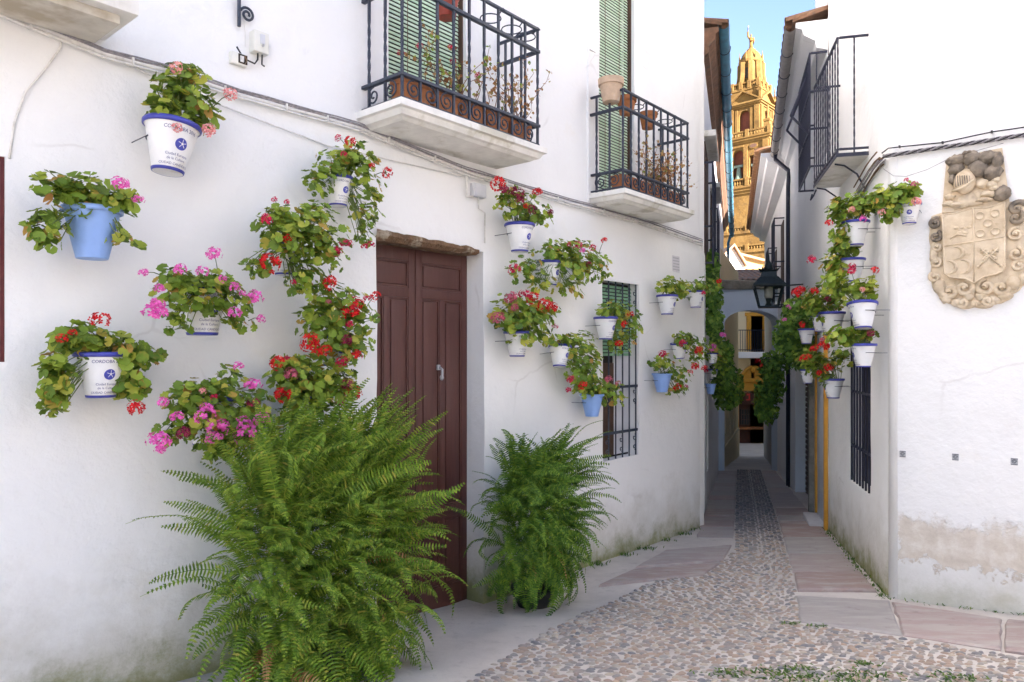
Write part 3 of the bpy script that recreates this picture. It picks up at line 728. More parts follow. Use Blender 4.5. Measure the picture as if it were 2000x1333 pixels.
# --- second house on the right of the alley
def place(o, m): o.matrix_local = m; return o
H2 = thing('alley_house', 'white alley house with an ochre door surround and a caged upper window', 'house', WR2.m)
L2 = 4.5*math.hypot(1, SR2); e2 = 3.30+CAMZ
od0, od1 = -.78, .02; sd0, sd1 = -3.55, -1.35
grid_wall(H2, M['wall_w'], -L2, .0, -1, e2, [(sd0, sd1, -.9, -.02+CAMZ, .22), (-1.15, -.12, 2.0+CAMZ, 2.95+CAMZ, .12)], step=.2, amp=.006, name='wall')
MB().box(-L2, -.02, .35, 6, -1, e2).build('inner_wall', M['wall_p'], H2)
MB().box(-1.1, -.02, .0, 6, e2+.16, 6.4).build('upper_wall', M['wall_w'], H2)
fr = MB().cbox(-.84, -.765, -.035, .0, -.5, .33+CAMZ, .006).cbox(-.09, -.015, -.035, .0, -.5, .33+CAMZ, .006).cbox(-.86, .0, -.04, .0, .33+CAMZ, .41+CAMZ, .006)
fr.build('door_surround', M['ochre'], H2, angle=40)
MB().cbox(-.76, -.095, -.014, .0, -.5, .32+CAMZ, .005).cbox(-.7, -.15, -.024, -.015, .45, .2+CAMZ, .005).build('door', M['curtain'], H2, angle=40)
MB().cbox(-.76, -.095, -.16, .0, -.5, -.06, .01).build('doorstep', M['step'], H2, angle=40)
sh = MB().box(sd0, sd1, .16, .2, -.9, -.02+CAMZ); SD = obj('door', sh.mesh('door'), M['shutter'], H2)
for i in range(3):
    a = sd0 + (sd1-sd0)*i/3; st = slats(SD, M['shutter'], a+.04, a+(sd1-sd0)/3-.04, -.75, -.1+CAMZ, .135, .075, 'door_slats')
cm = MB().box(sd1+.02, sd1+.16, -.05, .02, -.9, -.02+CAMZ).box(sd0-.1, sd1+.2, -.07, .02, -.018+CAMZ, .09+CAMZ)
cm.build('stone_door_frame', M['stone'], H2)
MB().cbox(-4.6, -4.5, -.02, .0, -1, .0+CAMZ, .004).build('plaster_band', M['greyw'], H2)
cu = MB().box(-1.1, -.16, .1, .115, 2.0+CAMZ, 2.95+CAMZ); obj('window', cu.mesh('window'), M['glass'], H2)
# cornice, tiles, gutter (overhang narrows along the alley)
def eave(parent, m_parent, y0, y1, o0, o1, z, tilemat, white=True, gut=None, xw=XR, side=1, ntile=None, th=.11):
    inv_ = m_parent.inverted(); L = math.hypot(y1-y0, xw(y1)-xw(y0))
    W = Wall((xw(y0), y0), (xw(y1)-xw(y0), y1-y0)); s = -side      # s: outward sign along -normal
    n = side
    def P(u, out, zz): q = W.pt(u, zz, -n*out if side == 1 else out); return inv_ @ q
    ov = lambda u: o0 + (o1-o0)*u/L
    if white:
        m = MB(); prof = [(0, z-.30), (.35, z-.27), (.38, z-.2), (.75, z-.13), (.8, z-.07), (1.0, z-.05), (1.0, z), (0, z)]; k = len(prof)
        for u in (0, L): m.v += [tuple(P(u, ov(u)*f, zz)) for f, zz in prof]
        for i in range(k-1): m.f.append((i, i+1, k+i+1, k+i))
        m.f += [tuple(range(k)), tuple(range(2*k-1, k-1, -1))]
        m.build('cornice', M['wall_w'] if white is True else M[white], parent)
    rf = MB()
    rf.v = [tuple(P(u, f, zz)) for u in (0, L) for f, zz in ((ov(u)+.03, z+.012), (ov(u)+.03, z+.04), (-2.2, z+.75), (-2.2, z+.70))]
    rf.f = [(0,1,2,3), (7,6,5,4), (1,5,6,2), (4,0,3,7), (0,4,5,1), (2,6,7,3)]
    ro = rf.build('roof', tilemat, parent)
    ntile = ntile or int(L/.19); tm = MB()
    for r in (0, 1):
        for i in range(9): a = math.pi*i/8; q = .088 - .016*r; tm.v += [(q*math.cos(a), -.06, q*.8*math.sin(a)), (q*.84*math.cos(a), .42, q*.84*.8*math.sin(a))]
    for i in range(8):
        a = i*2; tm.f += [(a, a+1, a+3, a+2), (18+a+2, 18+a+3, 18+a+1, 18+a), (a, a+2, 18+a+2, 18+a)]
    tme = tm.mesh('roof_tile', True); tme.materials.append(tilemat)
    for i in range(ntile):
        u = (i+.5)*L/ntile; q0, q1 = P(u, ov(u)+.03, z+.045), P(u, -.5, z+.045+.53*.31); yv = (q1-q0).normalized(); xv = yv.cross(Vector((0,0,1))).normalized(); zv = xv.cross(yv)
        mm = Matrix((( xv.x, yv.x, zv.x, q0.x), (xv.y, yv.y, zv.y, q0.y), (xv.z, yv.z, zv.z, q0.z), (0,0,0,1))) @ Matrix.Rotation(R.gauss(0, .03), 4, 'Z')
        obj('roof_tile', tme, None, ro, mm)
    if gut:
        r, zg0, zg1, gm_, off = gut; g = MB(); nseg = 30; rows = []
        for k in range(nseg+1):
            u = L*k/nseg; zz = zg0+(zg1-zg0)*k/nseg
            for q in (r, r*.93):
                for i in range(9):
                    a = math.pi + math.pi*i/8; g.v.append(tuple(P(u, ov(u)+off+q*math.cos(a), zz+q*math.sin(a))))
        for k in range(nseg):
            for i in range(8):
                a = k*18+i; g.f.append((a, a+1, a+19, a+18)); g.f.append((a+9, a+27, a+28, a+10))
            for i in (0, 8): a = k*18+i; g.f.append((a, a+18, a+27, a+9))
        go = g.build('gutter', M[gm_], parent, smooth=True)
        hk = MB()
        for k in range(1, int(L/.62)+1):
            u = k*.62; 
            if u > L: break
            zz = zg0+(zg1-zg0)*u/L
            hk.tube([P(u, ov(u)+off+r*1.06*math.cos(math.pi+math.pi*i/8), zz+r*1.06*math.sin(math.pi+math.pi*i/8)) for i in range(9)] + [P(u, ov(u)+off+r*1.06, zz+.03)], .006, 5)
        hk.build('gutter_hook', M['iron'], go)
    return P, L, ov
P2, LL2, ov2 = eave(H2, WR2.m, 7.06, 11.5, .29, .17, e2, M['tile'], gut=(.055, e2-.03, e2-.08, 'gutter_g', .05))
dp = MB(); y_ = 11.42
q0 = Vector((XR(y_)-.22, y_, e2-.12)); wv = Vector((-.955, .29, 0))
iv2 = WR2.m.inverted()
dp.tube([iv2 @ v for v in (q0, q0+Vector((0,0,-.08)), Vector((XR(y_)-.06, y_-.15, e2-.42)), Vector((XR(11.1)-.045, 11.1, e2-.7)), Vector((XR(11.1)-.045, 11.1, -.5)))], .032, 8)
dp.build('downpipe', M['iron_r'], H2, smooth=True)
# caged window
t = thing('window_cage', 'projecting iron window cage on the alley house under the grey gutter', 'window cage', WR2.m)
cu0, cu1, cz0, cz1, cp = -1.20, -.06, 1.86+CAMZ, 2.98+CAMZ, .16
fm = MB()
for z in (cz0, cz0+.37, cz0+.74, cz1):
    fm.box(cu0, cu1, -cp-.008, -cp+.008, z-.009, z+.009)
    for u in (cu0, cu1): fm.box(u-.008, u+.008, -cp+.0085, .01, z-.009, z+.009)
fm.build('frame', M['iron_r'], t)
bme2 = MB().tube([(0, 0, cz0), (0, 0, cz1)], .006, 6).mesh('bar'); bme2.materials.append(M['iron_r'])
for i in range(11): obj('bar', bme2, None, t, TR(cu0+(cu1-cu0)*i/10, -cp, 0))
for u in (cu0, cu1): obj('bar', bme2, None, t, TR(u, -.1, 0))
dg_ = MB()
for k in (0, 1):
    dg_.tube([(cu1-.25-.5*k, -cp-.01, cz1-.15), (cu1-.1-.5*k, -.33, cz0+.55)], .012, 6); dg_.tube([(cu1-.1-.5*k, -.33, cz0+.55), (cu1-.1-.5*k, -cp, cz0+.35)], .012, 6)
dg_.build('awning_arm', M['iron_r'], t)

# --- third house on the right, beyond and above the arch
H3 = thing('alley_house', 'white alley house with a deep moulded cornice, running past the blue arch', 'house', WR2.m)
ua3, ub3 = -11.9*math.hypot(1, SR2), -L2
grid_wall(H3, M['wall_w'], ua3, ub3-.003, -2, e2-.05, step=.4, amp=.006, name='wall')
MB().box(ua3, ub3, .35, 14, -2, e2-.06).build('inner_wall', M['wall_p'], H3)
MB().box(ua3, -8, -.02, -.0, -2, -.35+CAMZ-.55).build('plinth', M['greyw'], H3)
MB().box(ua3, ub3-1, 4, 14, e2, 9.2).build('rear_shade_block', M['wall_w'], H3)  # unseen storey on a deepened block, added to shade the end house
eave(H3, WR2.m, 11.52, 18.9, .42, .36, e2-.04, M['tile_l'])
for uu, zz0, zz1, lab, wd in ((-5.6, .85, 2.35, 'tall dark window grille beside the downpipe above the lamp bracket', .75), (-7.5, 1.15, 2.1, 'small iron balcony rail under the white cornice, above the blue arch', .8), (-9.6, 1.15, 2.0, 'far window grille under the end of the white cornice', .8)):
    t = thing('window_grille', lab, 'window grille', WR2.m, 'grilles along the white alley house')
    g = MB()
    for z in (zz0, (zz0+zz1)/2, zz1, zz0+.2):
        g.box(uu-wd, uu, -.17, -.155, z-.012+CAMZ, z+.012+CAMZ)
        for u in (uu-wd, uu): g.box(u-.008, u+.008, -.1545, .0, z-.010+CAMZ, z+.010+CAMZ)
    g.build('frame', M['iron_r'], t)
    bm_ = MB().tube([(0, 0, zz0+CAMZ), (0, 0, zz1+CAMZ)], .009, 6).mesh('bar'); bm_.materials.append(M['iron_r'])
    for i in range(8): obj('bar', bm_, None, t, TR(uu-wd*i/7, -.1625, 0))
    MB().box(uu-wd+.05, uu-.05, -.012, .0, zz0+CAMZ+.02, zz1+CAMZ-.02).build('shutter', M['shutter'], t)

# --- house on the left of the alley
H4 = thing('alley_house', 'pale house on the left of the alley with a blue gutter and dark tiled eave', 'house', WA.m)
eA = 3.52+CAMZ
grid_wall(H4, M['wall_a'], .30, 12.4, -2.2, eA, [(.42, 1.0, -.4, .35+CAMZ, .2), (1.7, 2.0, .2, 1.1+CAMZ*.3, .15)], step=.3, amp=.006, name='wall')
MB().box(.30, 12.4, .35, 6, -2.2, eA).build('inner_wall', M['wall_p'], H4)
MB().box(.43, .99, .15, .19, -.4, .35+CAMZ).build('door', mk('dark_blue_green_door', (.02,.05,.055), .5), H4)
MB().box(1.71, 1.99, .11, .14, .2, 1.1+CAMZ*.3).build('window', M['dark'], H4)
MB().box(.2, .27, -.02, .3, -.4, eA-.1).build('corner_strip', M['iron_r'], H4)
XA = lambda y: 1.88 + .3145*(y-7.15)
eave(H4, WA.m, 7.75, 18.9, .16, .16, eA, M['tile'], white='tile', gut=(.06, eA+.02, eA-.40, 'gutter', .05), xw=XA, side=-1)
dp = MB(); yq = 18.6; iva = WA.m.inverted()
dp.tube([iva @ Vector(v) for v in ((XA(yq)+.2, yq, eA-.42), (XA(yq)+.1, yq-.1, eA-.65), (XA(yq)+.04, yq-.1, -1.5))], .035, 8); dp.build('downpipe', M['gutter'], H4, smooth=True)
for uu, zz0, zz1, lab in ((.75, 1.0, 2.1, 'dark window grille beside the white house corner above the vine'), (2.6, 1.0, 1.95, 'dark window grille under the blue gutter, further down the alley')):
    t = thing('window_grille', lab, 'window grille', WA.m, 'grilles along the pale alley house')
    g = MB()
    for z in (zz0, zz0+.4, zz1):
        g.box(uu, uu+1.0, -.10, -.088, z-.012+CAMZ, z+.012+CAMZ)
        for u in (uu, uu+1.0): g.box(u-.008, u+.008, -.0875, .0, z-.01+CAMZ, z+.01+CAMZ)
    g.build('frame', M['iron_r'], t)
    bm_ = MB().tube([(0, 0, zz0+CAMZ), (0, 0, zz1+CAMZ)], .009, 6).mesh('bar'); bm_.materials.append(M['iron_r'])
    for i in range(8): obj('bar', bm_, None, t, TR(uu+1.0*i/7, -.094, 0))
    MB().box(uu+.05, uu+.95, -.012, .0, zz0+CAMZ+.02, zz1+CAMZ+.25).build('shutter', M['shutter'], t)
    MB().cbox(uu-.06, uu+1.06, -.13, .0, zz1+CAMZ+.27, zz1+CAMZ+.34, .01).build('lintel_ledge', M['slabcon'], t)

# --- arch across the alley
YA = 14.0; xa0, xa1 = (1415-1000)/F*YA, (1522-1000)/F*YA
AR = thing('alley_arch', 'pale blue archway spanning the alley under a mossy stone coping', 'arch', TR(0, YA, 0))
zk = (HY-606)/F*YA+CAMZ; zt = (HY-566)/F*YA+CAMZ
x0, x1 = XA(YA)-.15, XR(YA)+.2
am = MB().plate(x0, x1, -1.5, zt, [(xa0, xa1, -1.5, zk, .27)], 0, .42)
am2 = MB().plate(x0, x1, -1.5, zt, [(xa0, xa1, -1.5, zk, .27)], .42, .0); am.add(am2.v, [f[::-1] for f in am2.f])
am.build('wall', M['palebl'], AR)
cp = MB(); k = 26
for j, (y_, zz) in enumerate(((-.05, zt), (-.06, zt+.16), (.2, zt+.21), (.47, zt+.16), (.47, zt))):
    for i in range(k+1): x = x0+(x1-x0)*i/k; cp.v.append((x, y_+.012*noise.noise((x*6, j, 3)), zz+.02*noise.noise((x*5, j*3, 7))))
for j in range(4):
    for i in range(k): a = j*(k+1)+i; cp.f.append((a, a+1, a+k+2, a+k+1))
cp.build('coping', M['stone'], AR, angle=50)

# --- beyond the arch
t = thing('cream_house', 'cream house on the left beyond the arch with narrow dark windows', 'house', TR(4.15, 14.45, 0))
Wc = Wall((4.20, 14.45), (6.0-4.20, 19-14.45)); ic = Matrix.Translation((4.15, 14.45, 0)).inverted(); Lc = math.hypot(1.8, 4.55)
g = grid_wall(t, M['cream'], 0, Lc, -2.2, 2.15+CAMZ, [(.9, 1.3, -.1, 1.5, .12), (2.1, 2.5, -.2, 1.4, .12), (3.3, 3.7, -.3, 1.3, .12)], step=.4, amp=.005, name='wall'); g.matrix_local = ic @ Wc.m
for a in (.9, 2.1, 3.3):
    w = MB().box(a, a+.4, .1, .115, -.3, 1.5).build('window', M['glass'], t); w.matrix_local = ic @ Wc.m
pl = MB().box(0, Lc, -.03, .0, -2.2, -.3).build('plinth', M['cream'], t); pl.matrix_local = ic @ Wc.m
b = MB().box(0.05, Lc-.002, .2, 1.0, -2.2, 2.13+CAMZ).build('inner_wall', M['cream'], t); b.matrix_local = ic @ Wc.m
YE = 27.0
def px(x): return (x-1000)/F*YE
def pz(y): return (HY-y)/F*YE+CAMZ
E = thing('end_house', 'cream house closing the alley, with ochre window frame, pediment and dark red shopfront', 'house', TR(0, YE, 0))
ops = [(px(1466), px(1489), pz(684), pz(624), 0), (px(1443), px(1494), -2.2, pz(790), 0)]
MB().plate(px(1340), px(1620), -2.4, pz(548), ops, 0, .25).build('wall', M['cream'], E)
MB().box(px(1340), px(1620), .26, 5, -2.4, pz(548)).build('inner_wall', M['dark'], E)
of = MB()
x0, x1 = px(1466), px(1489)
for q in ((x0-.16, x0, pz(684), pz(618)), (x1, x1+.16, pz(684), pz(618)), (x0-.22, x1+.22, pz(618), pz(611))): of.cbox(q[0], q[1], -.07, .0, q[2], q[3], .01)
of.build('window_surround', M['ochre'], E)
wi = obj('window', MB().box(x0, x1, .12, .15, pz(684), pz(618)).mesh('window'), M['glass'], E)
MB().box(x0, x0+.05, .08, .119, pz(684), pz(618)).box((x0+x1)/2-.02, (x0+x1)/2+.02, .08, .119, pz(684), pz(618)).build('frame', M['shutter'], wi)
MB().cbox(px(1491), px(1498), -.32, -.28, pz(680), pz(608), .01).cbox(px(1502), px(1513), -.3, -.26, pz(680), pz(608), .01).build('shutter', M['redwood'], E)
MB().cbox(px(1432), px(1530), -.5, .0, pz(700), pz(688), .03).build('balcony_slab', M['wall_w'], E)
rl = MB()
for z in (pz(646), pz(684)): rl.box(px(1433), px(1529), -.47, -.45, z-.015, z+.015)
for i in range(22): x = px(1434)+(px(1528)-px(1434))*i/21; rl.tube([(x, -.46, pz(687)), (x, -.46, pz(646))], .010, 5)
rl.build('balcony_railing', M['iron_r'], E)
pm = MB(); xc = px(1469)
for s in (-1, 1):
    pts = [(xc+s*(.06+.46*i/10), pz(738) + .36*math.sin(math.pi*.5*(1-i/10))**1.5 + .04) for i in range(11)]
    pm.tube([(x, -.12, z) for x, z in pts], .065, 6); pm.extr([(x, z-.02) for x, z in pts] + [(xc+s*.52, pz(740)), (xc+s*.06, pz(740))], -.09, .0)
pm.cbox(px(1436), px(1502), -.2, .0, pz(746), pz(739), .02).cbox(px(1440), px(1498), -.1, .0, pz(764), pz(746), .02)
pm.ball((xc, -.13, pz(722)), .10, .10, .14)
pm.build('pediment', M['ochre'], E)
sh = obj('shopfront', MB().box(px(1443), px(1494), .12, .2, -2.2, pz(790)).mesh('shopfront'), M['redwood'], E)
MB().cbox(px(1443), px(1494), -.02, .119, pz(790), pz(768), .01).build('fascia', M['redwood'], sh)
MB().cbox(px(1447), px(1491), .06, .118, pz(830), pz(800), .01).build('pane', M['glass'], sh)
sg = MB()
for i in range(9): x = px(1449)+(px(1489)-px(1449))*i/8; sg.box(x-.012, x+.012, .04, .059, pz(830), pz(800))
for i in range(4): z = pz(830)+(pz(800)-pz(830))*i/3; sg.box(px(1449), px(1489), .036, .0395, z-.012, z+.012)
sg.build('window_bars', M['shutter'], sh)
MB().cbox(px(1444), px(1493), -.1, .11, pz(839), pz(834), .01).build('counter', mk('varnished_counter', (.30,.11,.035), .4), sh)
MB().cbox(px(1495), px(1501), -.06, .0, -2.2, pz(764), .01).cbox(px(1436), px(1442), -.06, .0, -2.2, pz(764), .01).build('pilaster', M['ochre'], E)
rs = thing('shop_sign', 'small red sign hanging under the ochre pediment at the alley end', 'sign', TR(px(1459), YE-.35, pz(782)))
MB().cbox(-.17, .02, -.02, .02, 0, .30, .01).build('board', M['redwood'], rs)
MB().box(-.06, -.01, -.028, -.0205, .03, .27).box(-.13, -.061, -.027, -.0205, .20, .26).box(-.15, .0, -.0275, -.0205, .02, .06).build('mark', M['redsign'], rs)
MB().box(-.09, -.06, -.01, .4, .30, .33).build('arm', M['iron_r'], rs)
rf = MB(); a, b = px(1405), px(1530)
rf.v = [(a, -.35, pz(552)), (b, -.35, pz(552)), (b-.3, 1.5, pz(522)), (a+.6, 1.5, pz(522)), (a, 4, pz(556)), (b, 4, pz(556))]; rf.f = [(0,1,2,3), (3,2,5,4), (0,3,4), (1,5,2), (4,5,1,0)]
ro = rf.build('roof', M['tile'], E)
tl = MB()
for i in range(7): q = math.pi*i/6; tl.v += [(.11*math.cos(q), 0, .10*math.sin(q)), (.09*math.cos(q), 2.0, .08*math.sin(q)+.62)]
for i in range(6): tl.f.append((2*i, 2*i+1, 2*i+3, 2*i+2))
tme = tl.mesh('roof_tile', True); tme.materials.append(M['tile'])
MB().tube([(a+.3, 1.62, pz(522)-.02), (b-.2, 1.62, pz(522)-.02)], .13, 8).build('ridge_cap', M['tile'], ro)
for i in range(9): obj('roof_tile', tme, None, ro, TR(a+.75+i*.2, -.38, pz(552)) @ Matrix.Rotation(-.12*(i-4)/4, 4, 'Z'))
t = thing('sunlit_house', 'small white sunlit gable house behind the arch, below the bell tower', 'house', TR(0, 36, 0))
def qx(x): return (x-1000)/F*36
def qz(y): return (HY-y)/F*36+CAMZ
MB().extr([(qx(1400), -3), (qx(1454), -3), (qx(1454), qz(520)), (qx(1432), qz(484)), (qx(1400), qz(516))], 0, 6).build('wall', M['far_w'], t)
MB().extr([(qx(1456), qz(521)), (qx(1432), qz(482)), (qx(1398), qz(515)), (qx(1398), qz(511)), (qx(1432), qz(477)), (qx(1458), qz(518))], -.25, 6.2).build('roof', M['tile_l'], t)
t = thing('ochre_house', 'low ochre roofed house in front of the bell tower base', 'house', TR(0, 48, 0))
def qx(x): return (x-1000)/F*48
def qz(y): return (HY-y)/F*48+CAMZ
MB().extr([(qx(1446), -4), (qx(1530), -4), (qx(1530), qz(516)), (qx(1490), qz(512)), (qx(1446), qz(500))], 0, 8).build('wall', M['ochrew'], t)
MB().extr([(qx(1440), qz(499)), (qx(1490), qz(512)), (qx(1534), qz(517)), (qx(1534), qz(514)), (qx(1490), qz(508)), (qx(1440), qz(495))], -.4, 8.3).build('roof', M['tile_l'], t)

# --- unseen houses behind the viewer and beyond the alley, placed to cast shade
t = thing('courtyard_shade_house', 'unseen tall white house behind the viewer, sized to shade the courtyard', 'house', TR(6, -6, 0))
MB().box(-4.6, 12, -6, 0, -.2, 10.7).build('wall', M['wall_p'], t)
MB().box(-4.8, 12.2, -6.2, .2, 10.7, 10.85).build('roof', M['tile'], t)
for i in range(4):
    for z in (1.0, 4.2, 6.9): MB().box(-1.6+i*3.2, -.6+i*3.2, .002, .03, z, z+1.7).build('window', M['shutter'], t)
for lab, x0, x1, h in (('added unseen house shading the left of the little square beyond the alley', 1.5, 5.6, 6.4), ('added unseen house shading the right of the little square beyond the alley', 10.9, 18, 7.4)):
    t = thing('square_shade_house', lab, 'house', TR(x0, 19.2, 0))  # added out of view to cut the sky light there
    MB().box(0, x1-x0, 0, 7.7, -2.4, h).build('wall', M['cream'], t); MB().box(-.1, x1-x0+.1, -.1, 7.75, h, h+.12).build('roof', M['tile'], t)
    MB().box((x1-x0) if x0 < 5 else -.03, (x1-x0)+.03 if x0 < 5 else 0, 2, 3, -1.6, .6).build('door', M['shutter'], t)
# ------------------------------------------------------------------ bell tower
YT = 110.0; K = YT/F
TX = (1467-1000)/F*YT
TW = thing('bell_tower', 'tall golden sandstone bell tower with stacked belfries, balustrades and a statue on top', 'tower', TR(TX, YT, 0) @ Matrix.Rotation(math.radians(-42.5), 4, 'Z'))
def tz(y): return (HY-y)*K + CAMZ
def sq(m, h, y0, y1): h *= K; return m.box(-h, h, -h, h, tz(y0), tz(y1))
def faces4(build):
    """same piece on the four sides"""
    for k in range(4):
        m = MB(); build(m); r = Matrix.Rotation(k*math.pi/2, 4, 'Z'); yield m, r
body = MB()
sq(body, 66, 900, 503); sq(body, 63, 503, 462); sq(body, 60, 462, 388)
for q in (1, -1):
    for s in (-1, 1):
        for w in (0, 1):
            if w: body.box(s*54*K-.35, s*54*K+.35, q*60*K-.25, q*60*K+.25, tz(455), tz(390))
            else: body.box(q*60*K-.25, q*60*K+.25, s*54*K-.35, s*54*K+.35, tz(455), tz(390))
body.build('lower_shaft', M['tower'], TW)
cor = MB()
for h, y0, y1 in ((69, 503, 499), (66, 466, 462), (63, 391, 386), (66, 386, 381), (68.5, 381, 378), (62, 296, 292), (65, 292, 288), (67, 288, 286), (33, 219, 216), (36, 216, 213), (38.5, 213, 210), (27, 187, 184), (28.5, 184, 181)):
    sq(cor, h, y0, y1)
cor.build('cornice', M['tower'], TW)
def balustrade(h, y0, y1, nb):
    m = MB(); hh = h*K; z0, z1 = tz(y0), tz(y1); t_ = .16
    for k in range(4):
        r = Matrix.Rotation(k*math.pi/2, 4, 'Z'); p = MB()
        p.box(-hh+t_, hh-t_, -hh-t_, -hh+t_, z1-.22, z1).box(-hh+t_, hh-t_, -hh-t_*.9, -hh+t_*.9, z0, z0+.18)
        for s in (-1, -.33, .33, 1): p.box(s*hh-.26, s*hh+.26, -hh-.262, -hh+.262, z0, z1+.12)
        for i in range(nb):
            x = -hh+(i+.5)*2*hh/nb; p.lathe([(.07, z0+.18), (.13, z0+.18+(z1-z0)*.25), (.06, z0+.18+(z1-z0)*.5), (.08, z1-.22)], 6, (x, -hh, 0))
        m.add([r @ Vector(v) for v in p.v], p.f)
    o = m.build('balustrade', M['tower'], TW); return o
balustrade(66, 499, 488, 24); balustrade(63, 462, 452, 24); balustrade(65.5, 378, 363, 26); balustrade(63.5, 286, 274, 24); balustrade(26, 181, 168, 12)
inn = MB(); sq(inn, 44, 378, 292); sq(inn, 20, 288, 216); inn.build('bell_chamber', mk('shadowed_brick_chamber', (.16,.05,.03), .9, .2, 2, .2), TW)  # inner block, its dark colour standing for shade behind the arches
for k in range(4):
    m = MB(); h = 60*K
    ops = [(-11*K, 11*K, tz(368), tz(306), 10*K)] + [(s*32*K-9*K, s*32*K+9*K, tz(368), tz(321), 0) for s in (-1, 1)]
    m.plate(-h, h, tz(378), tz(292), ops, -h-.001*k, 10*K)
    for s in (-1, 1):
        m.extr([(s*32*K+8.5*K*math.cos(a), tz(304)+5*K*math.sin(a)) for a in [i*math.pi/8 for i in range(16)]], -h-.16, -h-.02)
        m.box(s*55*K-.4, s*55*K+.4, -h-.25, -h-.003, tz(378), tz(296)); m.box(s*16.5*K-.28, s*16.5*K+.28, -h-.2, -h-.003, tz(378), tz(302))
    m.box(-13*K, 13*K, -h-.22, -h-.003, tz(303), tz(300))
    o = m.build('belfry_wall', M['tower'], TW); o.matrix_local = Matrix.Rotation(k*math.pi/2, 4, 'Z')
    ov_ = MB()
    for s in (-1, 1): ov_.extr([(s*32*K+6.6*K*math.cos(a), tz(304)+3.6*K*math.sin(a)) for a in [i*math.pi/8 for i in range(16)]], -h-.18, -h-.161)
    o2 = ov_.build('oculus', M['shutter'], o)
    m = MB(); h = 31*K
    m.plate(-h, h, tz(274), tz(216), [(-11*K, 11*K, tz(274), tz(224), 11*K)], -h-.001*k, 9*K)
    for s in (-1, 1): m.box(s*26*K-.38, s*26*K+.38, -h-.26, -h-.003, tz(274), tz(219)); m.box(s*15*K-.2, s*15*K+.2, -h-.18, -h-.003, tz(274), tz(222))
    for i in range(9): x = -10*K+i*2.5*K; m.lathe([(.06, tz(274)), (.11, tz(270)), (.05, tz(267)), (.07, tz(264))], 6, (x, -h+.2, 0))
    m.box(-11*K, 11*K, -h+.05, -h+.35, tz(264), tz(262.5))
    o = m.build('belfry_wall', M['tower'], TW); o.matrix_local = Matrix.Rotation(k*math.pi/2, 4, 'Z')
    pm = MB(); h = 35*K
    pm.extr([(-31*K, tz(210)), (31*K, tz(210)), (0, tz(190))], -h+.3, -20*K)
    for s in (-1, 1): pm.add([(s*33*K, -h-.25, tz(210)), (s*33*K, -h-.25, tz(207)), (0, -h-.25, tz(186.5)), (0, -h-.25, tz(190)), (s*33*K, -h+.6, tz(210)), (s*33*K, -h+.6, tz(207)), (0, -h+.6, tz(186.5)), (0, -h+.6, tz(190))], [(0,1,2,3), (4,7,6,5), (1,5,6,2), (0,3,7,4)])
    o = pm.build('pediment', M['tower'], TW); o.matrix_local = Matrix.Rotation(k*math.pi/2, 4, 'Z')
    for hh, y0, y1 in ((58, 290, 232), (33, 210, 170)):
        pn = MB(); a = hh*K; w = 5.2*K if hh > 40 else 2.4*K; zz = tz(y0); z9 = tz(y1); H_ = z9-zz
        pn.box(-a-w, -a+w, -a-w, -a+w, zz, zz+H_*.45).box(-a-w*1.25, -a+w*1.25, -a-w*1.25, -a+w*1.25, zz+H_*.45, zz+H_*.52)
        pn.lathe([(w*.75, zz+H_*.52), (w*.35, zz+H_*.7), (w*.55, zz+H_*.76), (w*.1, z9)], 8, (-a, -a, 0))
        o = pn.build('pinnacle', M['tower'], TW); o.matrix_local = Matrix.Rotation(k*math.pi/2, 4, 'Z')
    for (x, y0, y1, r_) in ((0, 366, 338, 8), (32, 362, 340, 6), (-32, 362, 340, 6)):
        b = MB(); b.lathe([(r_*K, tz(y0-4)), (r_*K*.9, tz(y0-6)), (r_*K*.62, tz(y0-12)), (r_*K*.5, tz(y1+4)), (r_*K*.25, tz(y1))], 12, (x*K, -54*K, 0)); b.box(x*K-r_*K*1.1, x*K+r_*K*1.1, -54*K-.2, -54*K+.2, tz(y1)-.05, tz(y1)+.3)
        o = b.build('bell', M['bell'], TW, smooth=False); o.matrix_local = Matrix.Rotation(k*math.pi/2, 4, 'Z')
top = MB(); sq(top, 29, 210, 187); top.build('attic', M['tower'], TW)
dr = MB().lathe([(24*K, tz(181)), (22*K, tz(172)), (19.5*K, tz(160)), (18.5*K, tz(128)), (23*K, tz(126)), (24*K, tz(122)), (22*K, tz(121))], 16)
for i in range(8):
    a = (i+.5)*math.pi/4; c, s = math.cos(a), math.sin(a); dr.tube([(23*K*c, 23*K*s, tz(168)), (20.5*K*c, 20.5*K*s, tz(150)), (20*K*c, 20*K*s, tz(127))], .5, 5)
dr.build('drum', M['tower'], TW)
op = MB()
for i in range(4):
    a = i*math.pi/2 - math.pi/2; p = MB().extr([(-3.8*K, tz(158)), (3.8*K, tz(158)), (3.8*K, tz(138)), (-3.8*K, tz(138))], -20*K, -15*K); r = Matrix.Rotation(i*math.pi/2, 4, 'Z'); op.add([r @ Vector(v) for v in p.v], p.f)
op.build('drum_opening_shade', M['dark'], TW)  # solid dark blocks painting the shade inside the drum openings
dm = MB().lathe([(22*K, tz(121)), (20*K, tz(116)), (17*K, tz(109)), (12*K, tz(103)), (8*K, tz(100)), (8*K, tz(98)), (4*K, tz(95.5)), (4.5*K, tz(94))], 16)
for i in range(8):
    a = i*math.pi/4; dm.lathe([(1.8*K, tz(122)), (1.9*K, tz(115)), (1*K, tz(113)), (.3*K, tz(105))], 6, (22.5*K*math.cos(a), 22.5*K*math.sin(a), 0))
dm.build('dome', M['tower'], TW)
st = MB().lathe([(3.6*K, tz(94)), (3.2*K, tz(86)), (3.6*K, tz(80)), (3.9*K, tz(76)), (2.4*K, tz(73.5)), (1.2*K, tz(72.5)), (1.7*K, tz(70.5)), (1.5*K, tz(68)), (.4*K, tz(66.5))], 10)
